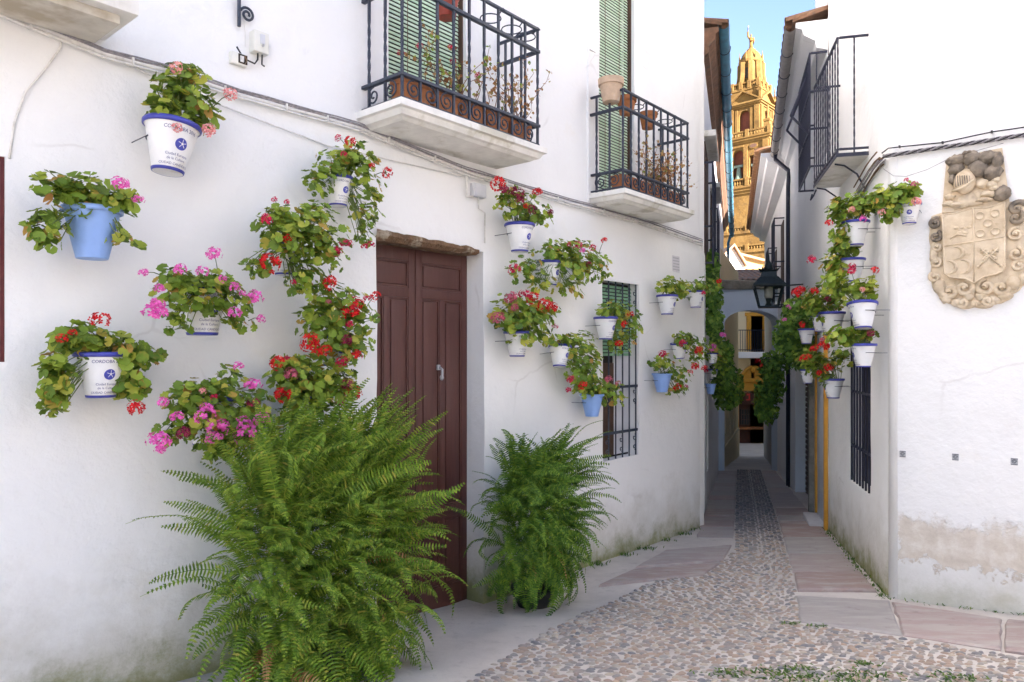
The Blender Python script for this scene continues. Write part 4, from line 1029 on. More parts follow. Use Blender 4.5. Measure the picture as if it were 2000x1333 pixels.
st.tube([(2.6*K, 0, tz(76)), (4.6*K, -.3, tz(81)), (3.2*K, -.9, tz(83))], .13, 6).tube([(-2.8*K, 0, tz(76)), (-5*K, -.2, tz(71)), (-5.4*K, -.2, tz(62))], .14, 6)
for s in (-1, 1): st.extr([(s*1*K, tz(76)), (s*3.5*K, tz(72)), (s*4.8*K, tz(78)), (s*2.2*K, tz(87))], .35, .5)
st.build('statue', M['tower'], TW, smooth=True)
MB().tube([(-5.4*K, -.2, tz(66)), (-5.4*K, -.2, tz(50))], .05, 6).build('staff', M['iron_r'], TW)
MB().add([(-5.4*K, -.2, tz(60)), (-3.6*K, -.1, tz(62)), (-2.4*K, -.3, tz(61)), (-2.6*K, -.3, tz(53)), (-4*K, -.1, tz(51)), (-5.4*K, -.2, tz(50))], [(0,1,2,3,4,5)]).build('banner', M['white'], TW)
# ------------------------------------------------------------------ leaf, flower, pot shapes
def leaf_mesh(seed, lobes=7, mat='leaf'):
    """scalloped kidney-shaped geranium leaf, unit radius, slightly cupped and pleated"""
    r = random.Random(seed); n = 15; m = MB(); m.v.append((0, 0, 0)); cup = r.uniform(.12, .38)
    for k in range(n):
        a = -math.pi*.5 + .22 + (2*math.pi-.44)*k/(n-1); q = 1 + .10*math.cos(lobes*(a+.6)) + r.uniform(-.06, .06)
        m.v.append((q*math.cos(a)*1.05, q*math.sin(a), cup*q*q + .08*math.cos(lobes*a) + r.uniform(-.05, .05)))
    for k in range(n-1): m.f.append((0, k+1, k+2))
    return m
LEAF = [leaf_mesh(i) for i in range(6)]
LEAFME = {}
def leaf_data(k, mat):
    if (k, mat) not in LEAFME:
        me = LEAF[k].mesh('leaf', True); me.materials.append(M[mat]); LEAFME[k, mat] = me
    return LEAFME[k, mat]
def ivy_leaf(seed):
    r = random.Random(seed); m = MB(); p = [(0,-.2,0), (.55,-.35,.05), (1.0,.15,.12), (.55,.45,.1), (0,1.15,-.05), (-.5,.5,.1), (-1.0,.1,.12), (-.5,-.4,.05)]
    m.v = [(x+r.uniform(-.1,.1), y+r.uniform(-.1,.1), z+r.uniform(-.05,.05)) for x, y, z in p] + [(0, .2, 0)]; m.f = [(8, k, (k+1) % 8) for k in range(8)]; return m
IVY = [ivy_leaf(i) for i in range(5)]
def flower_mesh(seed, loose=0):
    """umbel of small five-petalled florets, unit radius"""
    r = random.Random(seed); m = MB(); nf = 15
    for i in range(nf):
        z = 1-1.55*(i+.5)/nf; a = i*2.4 + r.uniform(-.3, .3); q = math.sqrt(max(0, 1-z*z)); d = Vector((q*math.cos(a), q*math.sin(a), z)).normalized()
        c = d*r.uniform(.68, .95); x = d.orthogonal().normalized(); y = d.cross(x); s = r.uniform(.30, .42)
        for k in range(5):
            b = k*2*math.pi/5 + r.uniform(-.25, .25); e = x*math.cos(b)+y*math.sin(b); f = d.cross(e)
            m.add([c, c+e*s*.55+f*s*.34+d*.05, c+e*s+f*s*.16+d*r.uniform(-.05, .14), c+e*s-f*s*.16+d*r.uniform(-.05, .14), c+e*s*.55-f*s*.34+d*.05], [(0,1,2,3,4)])
    return m
FLW = [flower_mesh(i) for i in range(4)]; FLME = {}
def flower_data(k, mat):
    if (k, mat) not in FLME:
        me = FLW[k].mesh('flower_head'); me.materials.append(M[mat]); FLME[k, mat] = me
    return FLME[k, mat]
PR, PH, PB = .12, .225, .066                                  # rim radius, height, foot radius of the standard pot
def pot_r(z): return PB + (PR*.965-PB)*(z/PH)
pb = MB().lathe([(PB*.96, 0), (PB, .006), (pot_r(.1), .1), (pot_r(PH-.02), PH-.02), (PR*.97, PH-.02), (PR*.97, PH-.003), (PR*.9, PH), (PR*.88, PH-.035), (.001, PH-.036)], 30)
POT = pb.mesh('pot'); POT.polygons.foreach_set('use_smooth', [True]*len(POT.polygons)); POT.set_sharp_from_angle(angle=math.radians(40))
POTB = POT.copy(); POT.materials.append(M['potw']); POTB.materials.append(M['potb'])
RIM = MB().lathe([(PR*.975, PH-.022), (PR*1.035, PH-.019), (PR*1.045, PH-.004), (PR*1.0, PH+.003), (PR*.90, PH+.001)], 30, caps=False).mesh('rim_band', True); RIMB = RIM.copy(); RIM.materials.append(M['rim']); RIMB.materials.append(M['potb'])
FOOT = MB().lathe([(PB*.97, -.001), (PB+.002, .001), (pot_r(.012)+.0018, .012)], 30, caps=False).mesh('base_band', True); FOOT.materials.append(M['rim'])
SOIL = MB().lathe([(.001, PH-.020), (PR*.885, PH-.020)], 20, caps=False).mesh('soil'); SOIL.materials.append(M['soil'])
def bend(vs, z0, a0, off=.0015):
    """wrap flat x, y onto the cone, facing local -y"""
    out = []
    for x, y in vs:
        z = z0 + y; r = pot_r(z)+off; a = -math.pi/2 + a0 + x/r; out.append((r*math.cos(a), r*math.sin(a), z))
    return out
def text_geo(s, size):
    c = bpy.data.curves.new('t', 'FONT'); c.body = s; c.size = size; c.align_x = 'CENTER'; c.resolution_u = 2
    o = bpy.data.objects.new('t', c); col.objects.link(o); bpy.context.view_layer.update()
    me = bpy.data.meshes.new_from_object(o.evaluated_get(bpy.context.evaluated_depsgraph_get()))
    v = [(p.co.x, p.co.y) for p in me.vertices]; f = [tuple(q.vertices) for q in me.polygons]
    bpy.data.objects.remove(o); bpy.data.curves.remove(c); bpy.data.meshes.remove(me); return v, f
lt = MB()
for s, size, z in (('CORDOBA 2016', .0225, PH-.052), ('Ciudad Europea', .0165, .062), ('de la Cultura', .0165, .043), ('CIUDAD CANDIDATA', .0150, .0205)):
    v, f = text_geo(s, size); v = [(x*.95, y) for x, y in v]; lt.add(bend(v, z, .0), f)
LETT = lt.mesh('lettering'); LETT.materials.append(M['ink'])
em = MB(); ring = [(.0275*math.cos(a), .0265*math.sin(a)) for a in [i*math.pi/12 for i in range(24)]]
em.add(bend([(0, 0)] + ring, 0.116, .10), [(0, k+1, (k+1) % 24+1) for k in range(24)])
EMB = em.mesh('emblem'); EMB.materials.append(M['rim'])
em = MB(); star = [(0.019*math.cos(math.pi/2+i*4*math.pi/5)+.001, 0.019*math.sin(math.pi/2+i*4*math.pi/5)) for i in range(5)]
for i in range(5):
    (ax, ay), (bx, by_) = star[i], star[(i+1) % 5]; dx, dy = bx-ax, by_-ay; l = math.hypot(dx, dy); ox, oy = -dy/l*.0011, dx/l*.0011; n = 6
    pts = []
    for k in range(n+1):
        t = k/n; cvx, cvy = ax+dx*t + ox*4*math.sin(math.pi*t), ay+dy*t + oy*4*math.sin(math.pi*t); pts += [(cvx+ox, cvy+oy), (cvx-ox, cvy-oy)]
    em.add(bend(pts, 0.118, .13, .0024), [(2*k, 2*k+2, 2*k+3, 2*k+1) for k in range(n)])
EMBS = em.mesh('emblem_figure'); EMBS.materials.append(M['white'])
RING = MB().tube([((pot_r(.14)+.004)*math.cos(a), (pot_r(.14)+.004)*math.sin(a), .14) for a in [.0+i*math.pi/12 for i in range(13)]], .0028, 5).tube([(-pot_r(.14)-.004, .0, .14), (-pot_r(.14)-.006, .19, .137)], .0025, 5).tube([(pot_r(.14)+.004, 0, .14), (pot_r(.14)+.006, .19, .137)], .0025, 5).mesh('bracket'); RING.materials.append(M['iron'])

POTS = 'flower pots hung on the walls'
def potted(wall, rim, w, blobs, flowers, label, blue=False, tilt=0, off=.045, mat='leaf', single=False, mode='wall', Yd=None, lsize=.0255, seed=0, stems=10, dense=1.0, roll=0, front=.05):
    """wall pot whose rim centre shows at photo point rim; blobs = leafy masses (cx, cy, rx, ry, leaves)"""
    r = random.Random(seed*13+5)
    q0 = wall.at(rim[0], rim[1], .15); k = w*q0.y/F/2/1.03/PR; k = max(.5, min(1.25, k))
    q = wall.at(rim[0], rim[1], PR*k+off) if Yd is None else depth(rim[0], rim[1], Yd)
    base = q - Vector((0, 0, PH*k)); Mx = Matrix.Translation(base) @ wall.rot; iv = Mx.inverted()
    t = thing('flower_pot', label, 'flower pot', Mx, POTS)
    S = Matrix.Translation((0, 0, PH*k)) @ Matrix.Rotation(tilt, 4, 'X') @ Matrix.Rotation(roll, 4, 'Y') @ Matrix.Translation((0, 0, -PH*k)) @ Matrix.Diagonal((k, k, k, 1))
    pt = obj('pot', POTB if blue else POT, None, t, S)
    obj('rim_band', RIMB if blue else RIM, None, pt); obj('soil', SOIL, None, pt)
    if not blue:
        obj('base_band', FOOT, None, pt); obj('lettering', LETT, None, pt); e = obj('emblem', EMB, None, pt); obj('emblem_figure', EMBS, None, t, S)
    obj('bracket', RING, None, t, S)
    fol = MB(); sm = MB(); cnt = 0
    for (cx, cy, rx, ry, n) in blobs:
        n = int(n*dense*(1.25 if mode == 'wall' else 1.1))
        if mode == 'wall':
            ua, ub = wall.uz(cx-rx, cy, .15)[0], wall.uz(cx+rx, cy, .15)[0]; ru = (ub-ua)/2; rz = ry*wall.at(cx, cy, .15).y/F; rd = min(.135, .75*min(ru, rz)+.03)
            c = iv @ wall.at(cx, cy, max(.05+rd*.8, PR*k+off)+front)
            axes = (Vector((ru, 0, 0)), Vector((0, rd, 0)), Vector((0, 0, rz)))
        else:
            Y = q.y; c = iv @ depth(cx, cy, Y); ru, rz = rx*Y/F, ry*Y/F; rd = min(.12, .8*min(ru, rz)); R3 = iv.to_3x3()
            axes = (R3 @ Vector((ru, 0, 0)), R3 @ Vector((0, rd, 0)), R3 @ Vector((0, 0, rz)))
        made = 0; tries = 0
        while made < n and tries < n*4:
            tries += 1
            while True:
                d = Vector((r.uniform(-1, 1), r.uniform(-1, 1), r.uniform(-1, 1)))
                if .05 < d.length < 1: break
            rr = r.random()**.45; dn = d.normalized()*rr*r.uniform(.9, 1.08)
            if noise.noise(dn*2.4 + Vector((seed*3.3, cx*.01, cy*.01))) < -.28 and rr > .5: continue
            p = c + axes[0]*dn.x + axes[1]*dn.y + axes[2]*dn.z
            u_, pp = p.x, -(p.y + (base-wall.o).dot(-wall.n))
            if mode == 'wall' and pp < .012: continue
            nrm = (axes[0].normalized()*dn.x + axes[1].normalized()*dn.y + axes[2].normalized()*dn.z)*.8 + Vector((0, -.45, .75)) + Vector((r.gauss(0, .42), r.gauss(0, .42), r.gauss(0, .42)))
            nrm.normalize(); s = lsize*r.uniform(.5, 1.12); xx = nrm.orthogonal().normalized(); xx.rotate(Matrix.Rotation(r.uniform(0, 6.28), 3, nrm)); yy = nrm.cross(xx)
            m = Matrix(((xx.x*s, yy.x*s, nrm.x*s, p.x), (xx.y*s, yy.y*s, nrm.y*s, p.y), (xx.z*s, yy.z*s, nrm.z*s, p.z), (0, 0, 0, 1))); kk = r.randrange(6)
            if single and cnt < 285 and rr > .45: obj('leaf', leaf_data(kk, mat), None, t, m); cnt += 1
            else: fol.add([m @ Vector(v) for v in LEAF[kk].v], LEAF[kk].f)
            made += 1
            if made % max(1, n//stems) == 0:
                a = Vector((r.uniform(-.05, .05), r.uniform(-.05, .05), PH*k-.02)); sm.tube([a, (a+p)/2 + Vector((0, -.01, .03)), p], .0028, 4, False, .0016)
    if fol.v: fol.build('foliage', M[mat], t, smooth=True, kind='stuff')
    for (fx, fy, fc, fs) in flowers:
        p = iv @ (wall.at(fx, fy, PR*k+off+.10+front) if mode == 'wall' else depth(fx, fy, q.y - .1)); s = 1.2*fs*q.y/F/2
        Rm = Matrix.Rotation(r.uniform(-.9, .4), 4, 'X') @ Matrix.Rotation(r.uniform(0, 6), 4, 'Z'); flat = r.uniform(.7, 1)
        obj('flower_head', flower_data(r.randrange(4), fc), None, t, Matrix.Translation(p) @ Rm @ Matrix.Diagonal((s, s, s*flat, 1)))
        near = min(blobs, key=lambda b: (b[0]-fx)**2+(b[1]-fy)**2); a = iv @ (wall.at(near[0]+(fx-near[0])*.45, near[1]+(fy-near[1])*.45, PR*k+off) if mode == 'wall' else depth(near[0], near[1], q.y)); sm.tube([a, (a+p)/2+Vector((0, 0, .008)), p], .0022, 4, False, .0015)
    if sm.v: sm.build('stem', M['stem'], t, kind='stuff')
    return t
# --- flowered facade, left of the door
P = potted
P(WL, (337,243), 106, [(358,190,62,62,150),(318,212,34,30,46),(392,225,36,36,44),(365,145,36,26,34)], [(450,185,'coral',26),(345,133,'coral',22),(408,255,'coral',26),(346,250,'coral',18)], 'white lettered pot with coral-pink geranium just below the grey conduits, by the electric boxes', single=True, seed=1, front=.02, roll=.10)
P(WL, (180,408), 108, [(180,385,70,42,120),(95,440,38,48,60),(110,370,50,30,36),(240,400,38,32,40),(225,465,28,22,14),(266,485,16,16,4)], [(236,360,'pink',30),(270,390,'pink',20)], 'light blue pot with sprawling leggy geranium and one pink bloom', blue=True, single=True, seed=2)
P(WL, (197,689), 96, [(165,668,74,34,130),(108,735,32,66,90),(105,790,26,24,24),(240,690,50,38,70),(252,755,34,34,46),(285,695,30,22,26)], [(195,625,'red',32),(120,662,'red',18),(142,650,'red',15),(265,798,'red',30)], 'white pot reading CORDOBA 2016 with red geranium drooping over both its sides', single=True, seed=3, front=.02)
P(WL, (395,560), 104, [(390,575,78,42,150),(350,545,44,28,50),(455,590,40,40,56),(350,630,30,24,24),(465,630,26,26,20),(430,550,38,22,36)], [(418,497,'pink',24),(395,531,'pink',20),(303,610,'pink',38),(308,596,'pink',24),(312,564,'pink',16),(498,582,'pink',28),(458,561,'pink',18),(458,612,'pink',24),(435,545,'pink',14),(510,623,'pink',16),(280,533,'pink',16),(352,527,'pink',20),(474,574,'pink',12)], 'white pot with airy pink ivy geranium, bushy all round, base just showing', single=True, seed=4, front=.12, lsize=.021)
P(WL, (408,775), 104, [(410,800,84,56,190),(370,770,48,30,50),(440,745,40,30,40),(350,840,44,28,40),(460,840,54,50,90),(430,880,50,24,40),(490,800,36,44,50)], [(400,814,'pink',36),(404,798,'pink',22),(425,840,'pink',36),(436,830,'pink',24),(478,846,'pink',40),(475,828,'pink',26),(512,820,'pink',30),(345,815,'pink',22),(310,862,'pink',34),(312,880,'pink',16),(494,752,'pink',30),(466,715,'pink',18),(318,786,'pink',18),(358,848,'wine',24),(495,788,'wine',22),(418,856,'pink',26),(396,764,'coral',12),(418,776,'crim',12)], 'pot overflowing with magenta-pink geranium blooms just above the large fern', single=True, seed=5, front=.12, lsize=.022)
P(WL, (660,347), 62, [(672,318,48,34,90),(625,350,28,34,40),(712,345,34,50,80),(712,410,28,44,50),(690,300,34,24,30),(712,462,14,24,12)], [(684,277,'red',20),(757,338,'red',20),(660,270,'crim',13),(726,324,'red',12),(672,302,'crim',13),(724,478,'crim',16),(712,482,'crim',12),(674,476,'crim',18)], 'white pot with trailing red geranium, highest beside the door lintel', single=True, seed=6, lsize=.023)
P(WL, (556,478), 66, [(575,455,72,52,200),(550,430,46,32,50),(630,480,50,60,110),(505,525,28,28,34),(600,540,40,32,50),(580,565,20,22,14),(620,420,36,24,36)], [(528,515,'red',34),(521,430,'crim',20),(562,467,'red',16),(657,493,'crim',22),(676,476,'crim',22),(560,395,'crim',10),(536,390,'crim',10),(573,552,'crim',10)], 'broad bushy red geranium almost hiding its white pot, left of the door lintel', single=True, seed=7, front=.12, lsize=.024)
P(WL, (650,655), 66, [(650,600,54,48,140),(620,630,40,46,60),(665,680,44,38,90),(700,620,30,50,56),(700,668,28,22,24)], [(683,608,'red',32),(695,596,'red',26),(645,553,'red',24),(606,671,'red',34),(634,686,'red',24),(697,694,'red',20),(668,708,'crim',22),(683,634,'crim',14),(678,665,'wine',20),(716,583,'crim',14),(733,579,'red',20),(642,590,'dusty',10)], 'tall red geranium against the left edge of the door frame, halfway up', single=True, seed=8, front=.12, lsize=.024)
P(WL, (595,775), 66, [(590,745,64,50,170),(560,720,40,28,40),(640,760,50,48,90),(600,810,60,28,60),(670,740,26,38,36)], [(542,709,'red',24),(552,772,'red',28),(691,770,'red',28),(680,752,'wine',24),(665,788,'wine',20),(569,731,'dusty',22),(600,828,'wine',22),(560,700,'crim',10)], 'round leafy red geranium low beside the door, tucked behind the fern tips', single=True, seed=9, front=.12, lsize=.025)
# --- right of the door
P(WL, (1015,438), 60, [(1025,408,50,30,100),(995,385,24,22,30),(1050,425,28,22,30)], [(972,360,'red',26),(985,372,'wine',18),(1010,378,'wine',26),(1015,392,'wine',18),(1050,375,'red',18),(1027,403,'red',10),(1040,410,'wine',18),(1075,415,'wine',12)], 'white pot with dark wine-red geranium beside the small white junction box', seed=10, lsize=.025)
P(WL, (1073,511), 52, [(1125,510,52,44,200),(1085,492,44,24,60),(1028,530,26,34,50),(1055,552,28,22,30),(1115,565,22,24,30),(1160,520,26,34,40)], [(1128,481,'crim',18),(1158,485,'crim',14),(1180,469,'red',13),(1005,527,'crim',20),(1136,490,'pink',14),(1112,478,'crim',10),(1150,517,'wine',12)], 'white pot with lush trailing geranium spreading both sides, above the barred window', seed=11, lsize=.026)
P(WL, (1010,648), 54, [(1025,620,54,38,170),(1005,595,34,24,40),(1035,655,44,24,50),(1060,610,28,26,36)], [(1025,576,'crim',22),(1040,583,'red',24),(1060,597,'red',28),(1078,602,'red',24),(998,583,'dusty',24),(972,622,'dusty',24),(1084,638,'dusty',12),(1005,602,'dusty',14)], 'white pot with rounded dense red geranium just right of the brown door', seed=12, lsize=.028)
P(WL, (1094,676), 46, [(1130,670,32,26,60),(1140,710,30,46,110),(1090,665,26,14,24),(1155,735,20,34,40)], [], 'tilted white pot with flowerless trailing geranium, left of the barred window', seed=13, lsize=.026, tilt=-.1, roll=.18)
P(WL, (1183,620), 48, [(1195,605,28,16,40),(1225,630,22,40,80),(1212,670,18,26,36),(1205,600,30,16,20)], [(1232,614,'red',12),(1219,634,'red',13),(1209,672,'red',15)], 'white pot hanging across the top of the barred window with trailing red geranium', seed=14, lsize=.025)
P(WL, (1156,770), 48, [(1160,760,42,18,60),(1195,770,24,28,50),(1140,748,22,14,20)], [(1138,754,'red',16),(1115,742,'crim',14),(1110,762,'crim',11),(1188,742,'dusty',15),(1207,749,'dusty',10)], 'light blue pot with low geranium beside the lower part of the barred window', blue=True, seed=15, lsize=.026)
P(WL, (1303,577), 42, [(1312,558,28,20,70),(1330,572,18,20,30)], [], 'white pot with pale yellow-green leaves and no blooms, under the tile plaque', seed=16, mat='leaf_y', lsize=.028)
P(WL, (1359,569), 36, [(1365,558,26,10,40),(1385,560,12,24,30)], [(1374,573,'crim',8),(1404,550,'red',10)], 'white pot with a few red blooms at the white house corner beneath the conduit end', seed=17, lsize=.026)
P(WL, (1326,670), 34, [(1345,668,28,18,60),(1362,692,16,26,50),(1335,658,20,12,24)], [(1333,671,'crim',13),(1365,686,'red',17),(1358,717,'red',14),(1376,719,'red',12),(1348,727,'red',10)], 'tilted white pot of red geranium leaning above the lower light blue pot', seed=18, lsize=.025, roll=-.12)
P(WL, (1293,730), 40, [(1300,712,26,20,60),(1328,738,18,24,50),(1322,766,16,12,20)], [(1294,692,'crim',15),(1323,757,'red',15),(1340,755,'dusty',8)], 'light blue pot of red geranium near the white house corner', blue=True, seed=19, lsize=.024)
# --- alley, left side (behind the corner)
Wp = Wall(WA.o[:2], WA.d[:2])
P(WA, (1392,690), 26, [(1398,690,24,22,90),(1408,712,18,22,50)], [(1393,680,'pink',15),(1412,655,'pink',12)], 'white pot with two mauve-pink blooms just round the corner in the alley', Yd=7.6, mode='depth', seed=20, lsize=.026)
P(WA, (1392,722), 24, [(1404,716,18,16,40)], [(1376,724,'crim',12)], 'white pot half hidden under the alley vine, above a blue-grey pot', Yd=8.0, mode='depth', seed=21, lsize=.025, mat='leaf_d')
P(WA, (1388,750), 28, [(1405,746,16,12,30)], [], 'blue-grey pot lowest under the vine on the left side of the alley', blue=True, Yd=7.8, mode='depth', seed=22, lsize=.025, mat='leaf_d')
# --- right wall of the alley and the arms wall
def yr(x, p=.15): return (1.3395-p)/((x-1000)/F-SR1)
P(WF, (1776,398), 44, [(1760,380,36,26,110),(1740,405,26,24,50),(1720,385,30,22,60),(1785,372,14,18,24),(1738,425,16,12,16)], [(1770,352,'crim',8),(1786,360,'dusty',12),(1790,395,'coral',16),(1722,415,'coral',13)], 'pot on the arms wall nearest the corner with geranium spilling leftwards', seed=23, lsize=.027)
P(WR, (1671,433), 52, [(1668,405,46,30,130),(1635,410,24,24,50),(1700,400,34,28,60),(1645,455,20,34,60)], [(1685,429,'pink',13),(1619,436,'red',13),(1664,410,'coral',12)], 'topmost white pot round the corner under the dark iron balcony', Yd=yr(1671), mode='depth', seed=24, lsize=.028)
P(WR, (1664,506), 50, [(1655,486,32,16,50),(1630,520,30,34,100),(1640,480,22,28,40)], [(1585,508,'crim',16),(1664,522,'crim',14)], 'second white pot below the dark iron balcony, plant trailing into the alley', Yd=yr(1664), mode='depth', seed=25, lsize=.028)
P(WR, (1684,592), 56, [(1672,568,38,26,90),(1630,555,28,26,60),(1700,560,12,24,24)], [(1709,528,'red',13),(1663,530,'crim',14),(1684,566,'coral',10)], 'tilted white pot at the corner with yellowing leaves, above the low barred window', Yd=yr(1688), mode='depth', seed=26, lsize=.028, mat='leaf_y', roll=-.16)
P(WR, (1625,610), 50, [(1620,585,42,28,120),(1590,580,26,26,60),(1600,610,22,18,30)], [(1555,573,'red',18),(1565,565,'red',16),(1590,569,'red',17),(1616,585,'wine',12),(1566,635,'red',12),(1610,560,'coral',9)], 'white pot with bright red geranium below the lamp bracket', Yd=yr(1625), mode='depth', seed=27, lsize=.027)
P(WR, (1602,617), 34, [(1590,600,24,16,50)], [], 'narrow white pot squeezed behind the red geranium below the lamp bracket', Yd=yr(1604), mode='depth', seed=28, lsize=.026)
P(WR, (1686,672), 50, [(1668,655,34,18,60),(1640,660,34,22,70),(1700,650,14,18,20)], [(1700,652,'wine',14)], 'white pot right in front of the low barred window, leaves trailing left', Yd=yr(1686), mode='depth', seed=29, lsize=.028)
P(WR, (1575,643), 32, [(1568,628,26,16,50)], [(1540,600,'pink',10),(1532,625,'pink',9)], 'small white pot deep in the alley, before the stone door frame', Yd=7.35, mode='depth', seed=30, lsize=.026, mat='leaf_d')
P(WR, (1627,740), 42, [(1605,715,38,26,120),(1580,700,28,24,60),(1640,700,26,22,40),(1615,745,16,18,24)], [(1609,676,'red',22),(1590,682,'red',16),(1618,720,'red',16),(1600,729,'red',11),(1570,700,'red',13),(1580,697,'red',11),(1606,664,'dusty',10)], 'lowest white pot on the right, vivid red geranium above the ochre door post', Yd=yr(1627), mode='depth', seed=31, lsize=.027)
P(WR, (1577,722), 30, [(1575,712,30,18,70)], [(1562,704,'red',9)], 'small white pot above the dark slatted door, half covered by leaves', Yd=7.35, mode='depth', seed=32, lsize=.026, mat='leaf_d')

# --- trailing greenery further down the alley
def vine(name, label, blobs, Yd, n, mat='ivy', size=.034, flowers=(), wall=None):
    q = depth(blobs[0][0], blobs[0][1], Yd); q.z -= .5; Mx = Matrix.Translation(q); iv = Mx.inverted(); r = random.Random(len(label)); t = thing(name, label, 'vine', Mx, 'greenery trailing in the alley')
    fol = MB(); sm = MB(); tot = sum(b[2]*b[3] for b in blobs); pc_ = None
    for cx, cy, rx, ry, dY in blobs:
        Y = Yd+dY; c = iv @ depth(cx, cy, Y); ru, rz = rx*Y/F, ry*Y/F; rd = max(.12, min(.3, ru*1.1))
        if pc_ is not None: sm.tube([pc_, (pc_+c)/2+Vector((.02, 0, 0)), c], .012, 5)
        pc_ = c
        for i in range(int(n*rx*ry/tot)):
            d = Vector((r.gauss(0, 1), r.gauss(0, 1), r.gauss(0, 1))).normalized()*r.random()**.4
            if noise.noise(d*2.2+Vector((cx, cy, 0))) < -.3: continue
            p = c + Vector((ru*d.x, rd*d.y, rz*d.z)); nr = (Vector((d.x, d.y-.5, d.z*.4+.4)) + Vector((r.gauss(0,.4), r.gauss(0,.4), r.gauss(0,.4)))).normalized()
            s = size*r.uniform(.6, 1.25); xx = nr.orthogonal().normalized(); xx.rotate(Matrix.Rotation(r.uniform(0, 6.28), 3, nr)); yy = nr.cross(xx)
            m = Matrix(((xx.x*s, yy.x*s, nr.x*s, p.x), (xx.y*s, yy.y*s, nr.y*s, p.y), (xx.z*s, yy.z*s, nr.z*s, p.z), (0,0,0,1))); L_ = IVY[r.randrange(5)]; fol.add([m @ Vector(v) for v in L_.v], L_.f)
    fol.build('foliage', M[mat], t, kind='stuff')
    if sm.v: sm.build('stem', M['dry'], t)
    for fx, fy, fc, fs in flowers:
        p = iv @ depth(fx, fy, Yd-.25); s = fs*Yd/F/2; obj('flower_head', flower_data(r.randrange(4), fc), None, t, Matrix.Translation(p) @ Matrix.Diagonal((s, s, s, 1)))
    return t
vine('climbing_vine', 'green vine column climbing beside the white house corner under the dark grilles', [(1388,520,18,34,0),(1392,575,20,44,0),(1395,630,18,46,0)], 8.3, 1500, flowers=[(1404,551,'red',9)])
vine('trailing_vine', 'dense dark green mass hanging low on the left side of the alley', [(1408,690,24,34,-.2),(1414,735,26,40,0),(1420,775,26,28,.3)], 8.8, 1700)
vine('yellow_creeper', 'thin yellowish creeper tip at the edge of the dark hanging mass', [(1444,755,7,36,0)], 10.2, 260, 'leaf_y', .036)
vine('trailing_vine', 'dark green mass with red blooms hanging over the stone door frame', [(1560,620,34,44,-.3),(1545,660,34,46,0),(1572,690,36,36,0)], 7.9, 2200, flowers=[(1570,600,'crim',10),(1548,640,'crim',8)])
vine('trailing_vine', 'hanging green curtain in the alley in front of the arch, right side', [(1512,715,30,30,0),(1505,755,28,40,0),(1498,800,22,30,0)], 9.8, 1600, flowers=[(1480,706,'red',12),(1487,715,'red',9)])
vine('yellow_creeper', 'yellow-green lower tips of the right-hand hanging curtain', [(1484,780,10,36,0)], 10.0, 220, 'leaf_y', .036)

# ------------------------------------------------------------------ ferns
def frond(L, a0, bnd, seed, width=.052, curl=0):
    """one fern frond: arching midrib with paired leaflets; grows along +x and up"""
    r = random.Random(seed); m = MB(); n = int(L/.0150); p = Vector((0, 0, 0)); a = a0; side = r.uniform(-.5, .5); prev = None; pts = []
    for i in range(n+1):
        t = i/n; pts.append((p.copy(), a, t)); a = a0 - bnd*t**1.3 + .10*math.sin(i*.45+seed*1.7); p = p + Vector((math.cos(a), side*.35*t*math.cos(a)*.5, math.sin(a)))*(L/n)
    m.tube([q[0] for q in pts[::4]], .0022, 4, False, .0008)
    for (q, a, t) in pts:
        if t < .10: continue
        w = width*min(1, (t-.08)*5)*(1-max(0, t-.55)/.45)**.7 * r.uniform(.86, 1.08)
        if w < .006: continue
        T = Vector((math.cos(a), side*.2, math.sin(a))).normalized(); N = Vector((-math.sin(a), 0, math.cos(a)))
        B = T.cross(N).normalized()
        for s in (-1, 1):
            d = (B*s + T*.22 - N*r.uniform(.06, .35)).normalized(); h = T*.0046
            e = q + d*w; mid = q + d*w*.5 + N*.004
            m.add([q-h*.8, q+h*.8, mid+h, e, mid-h], [(0,1,2,3,4)] if s > 0 else [(4,3,2,1,0)])
    return m
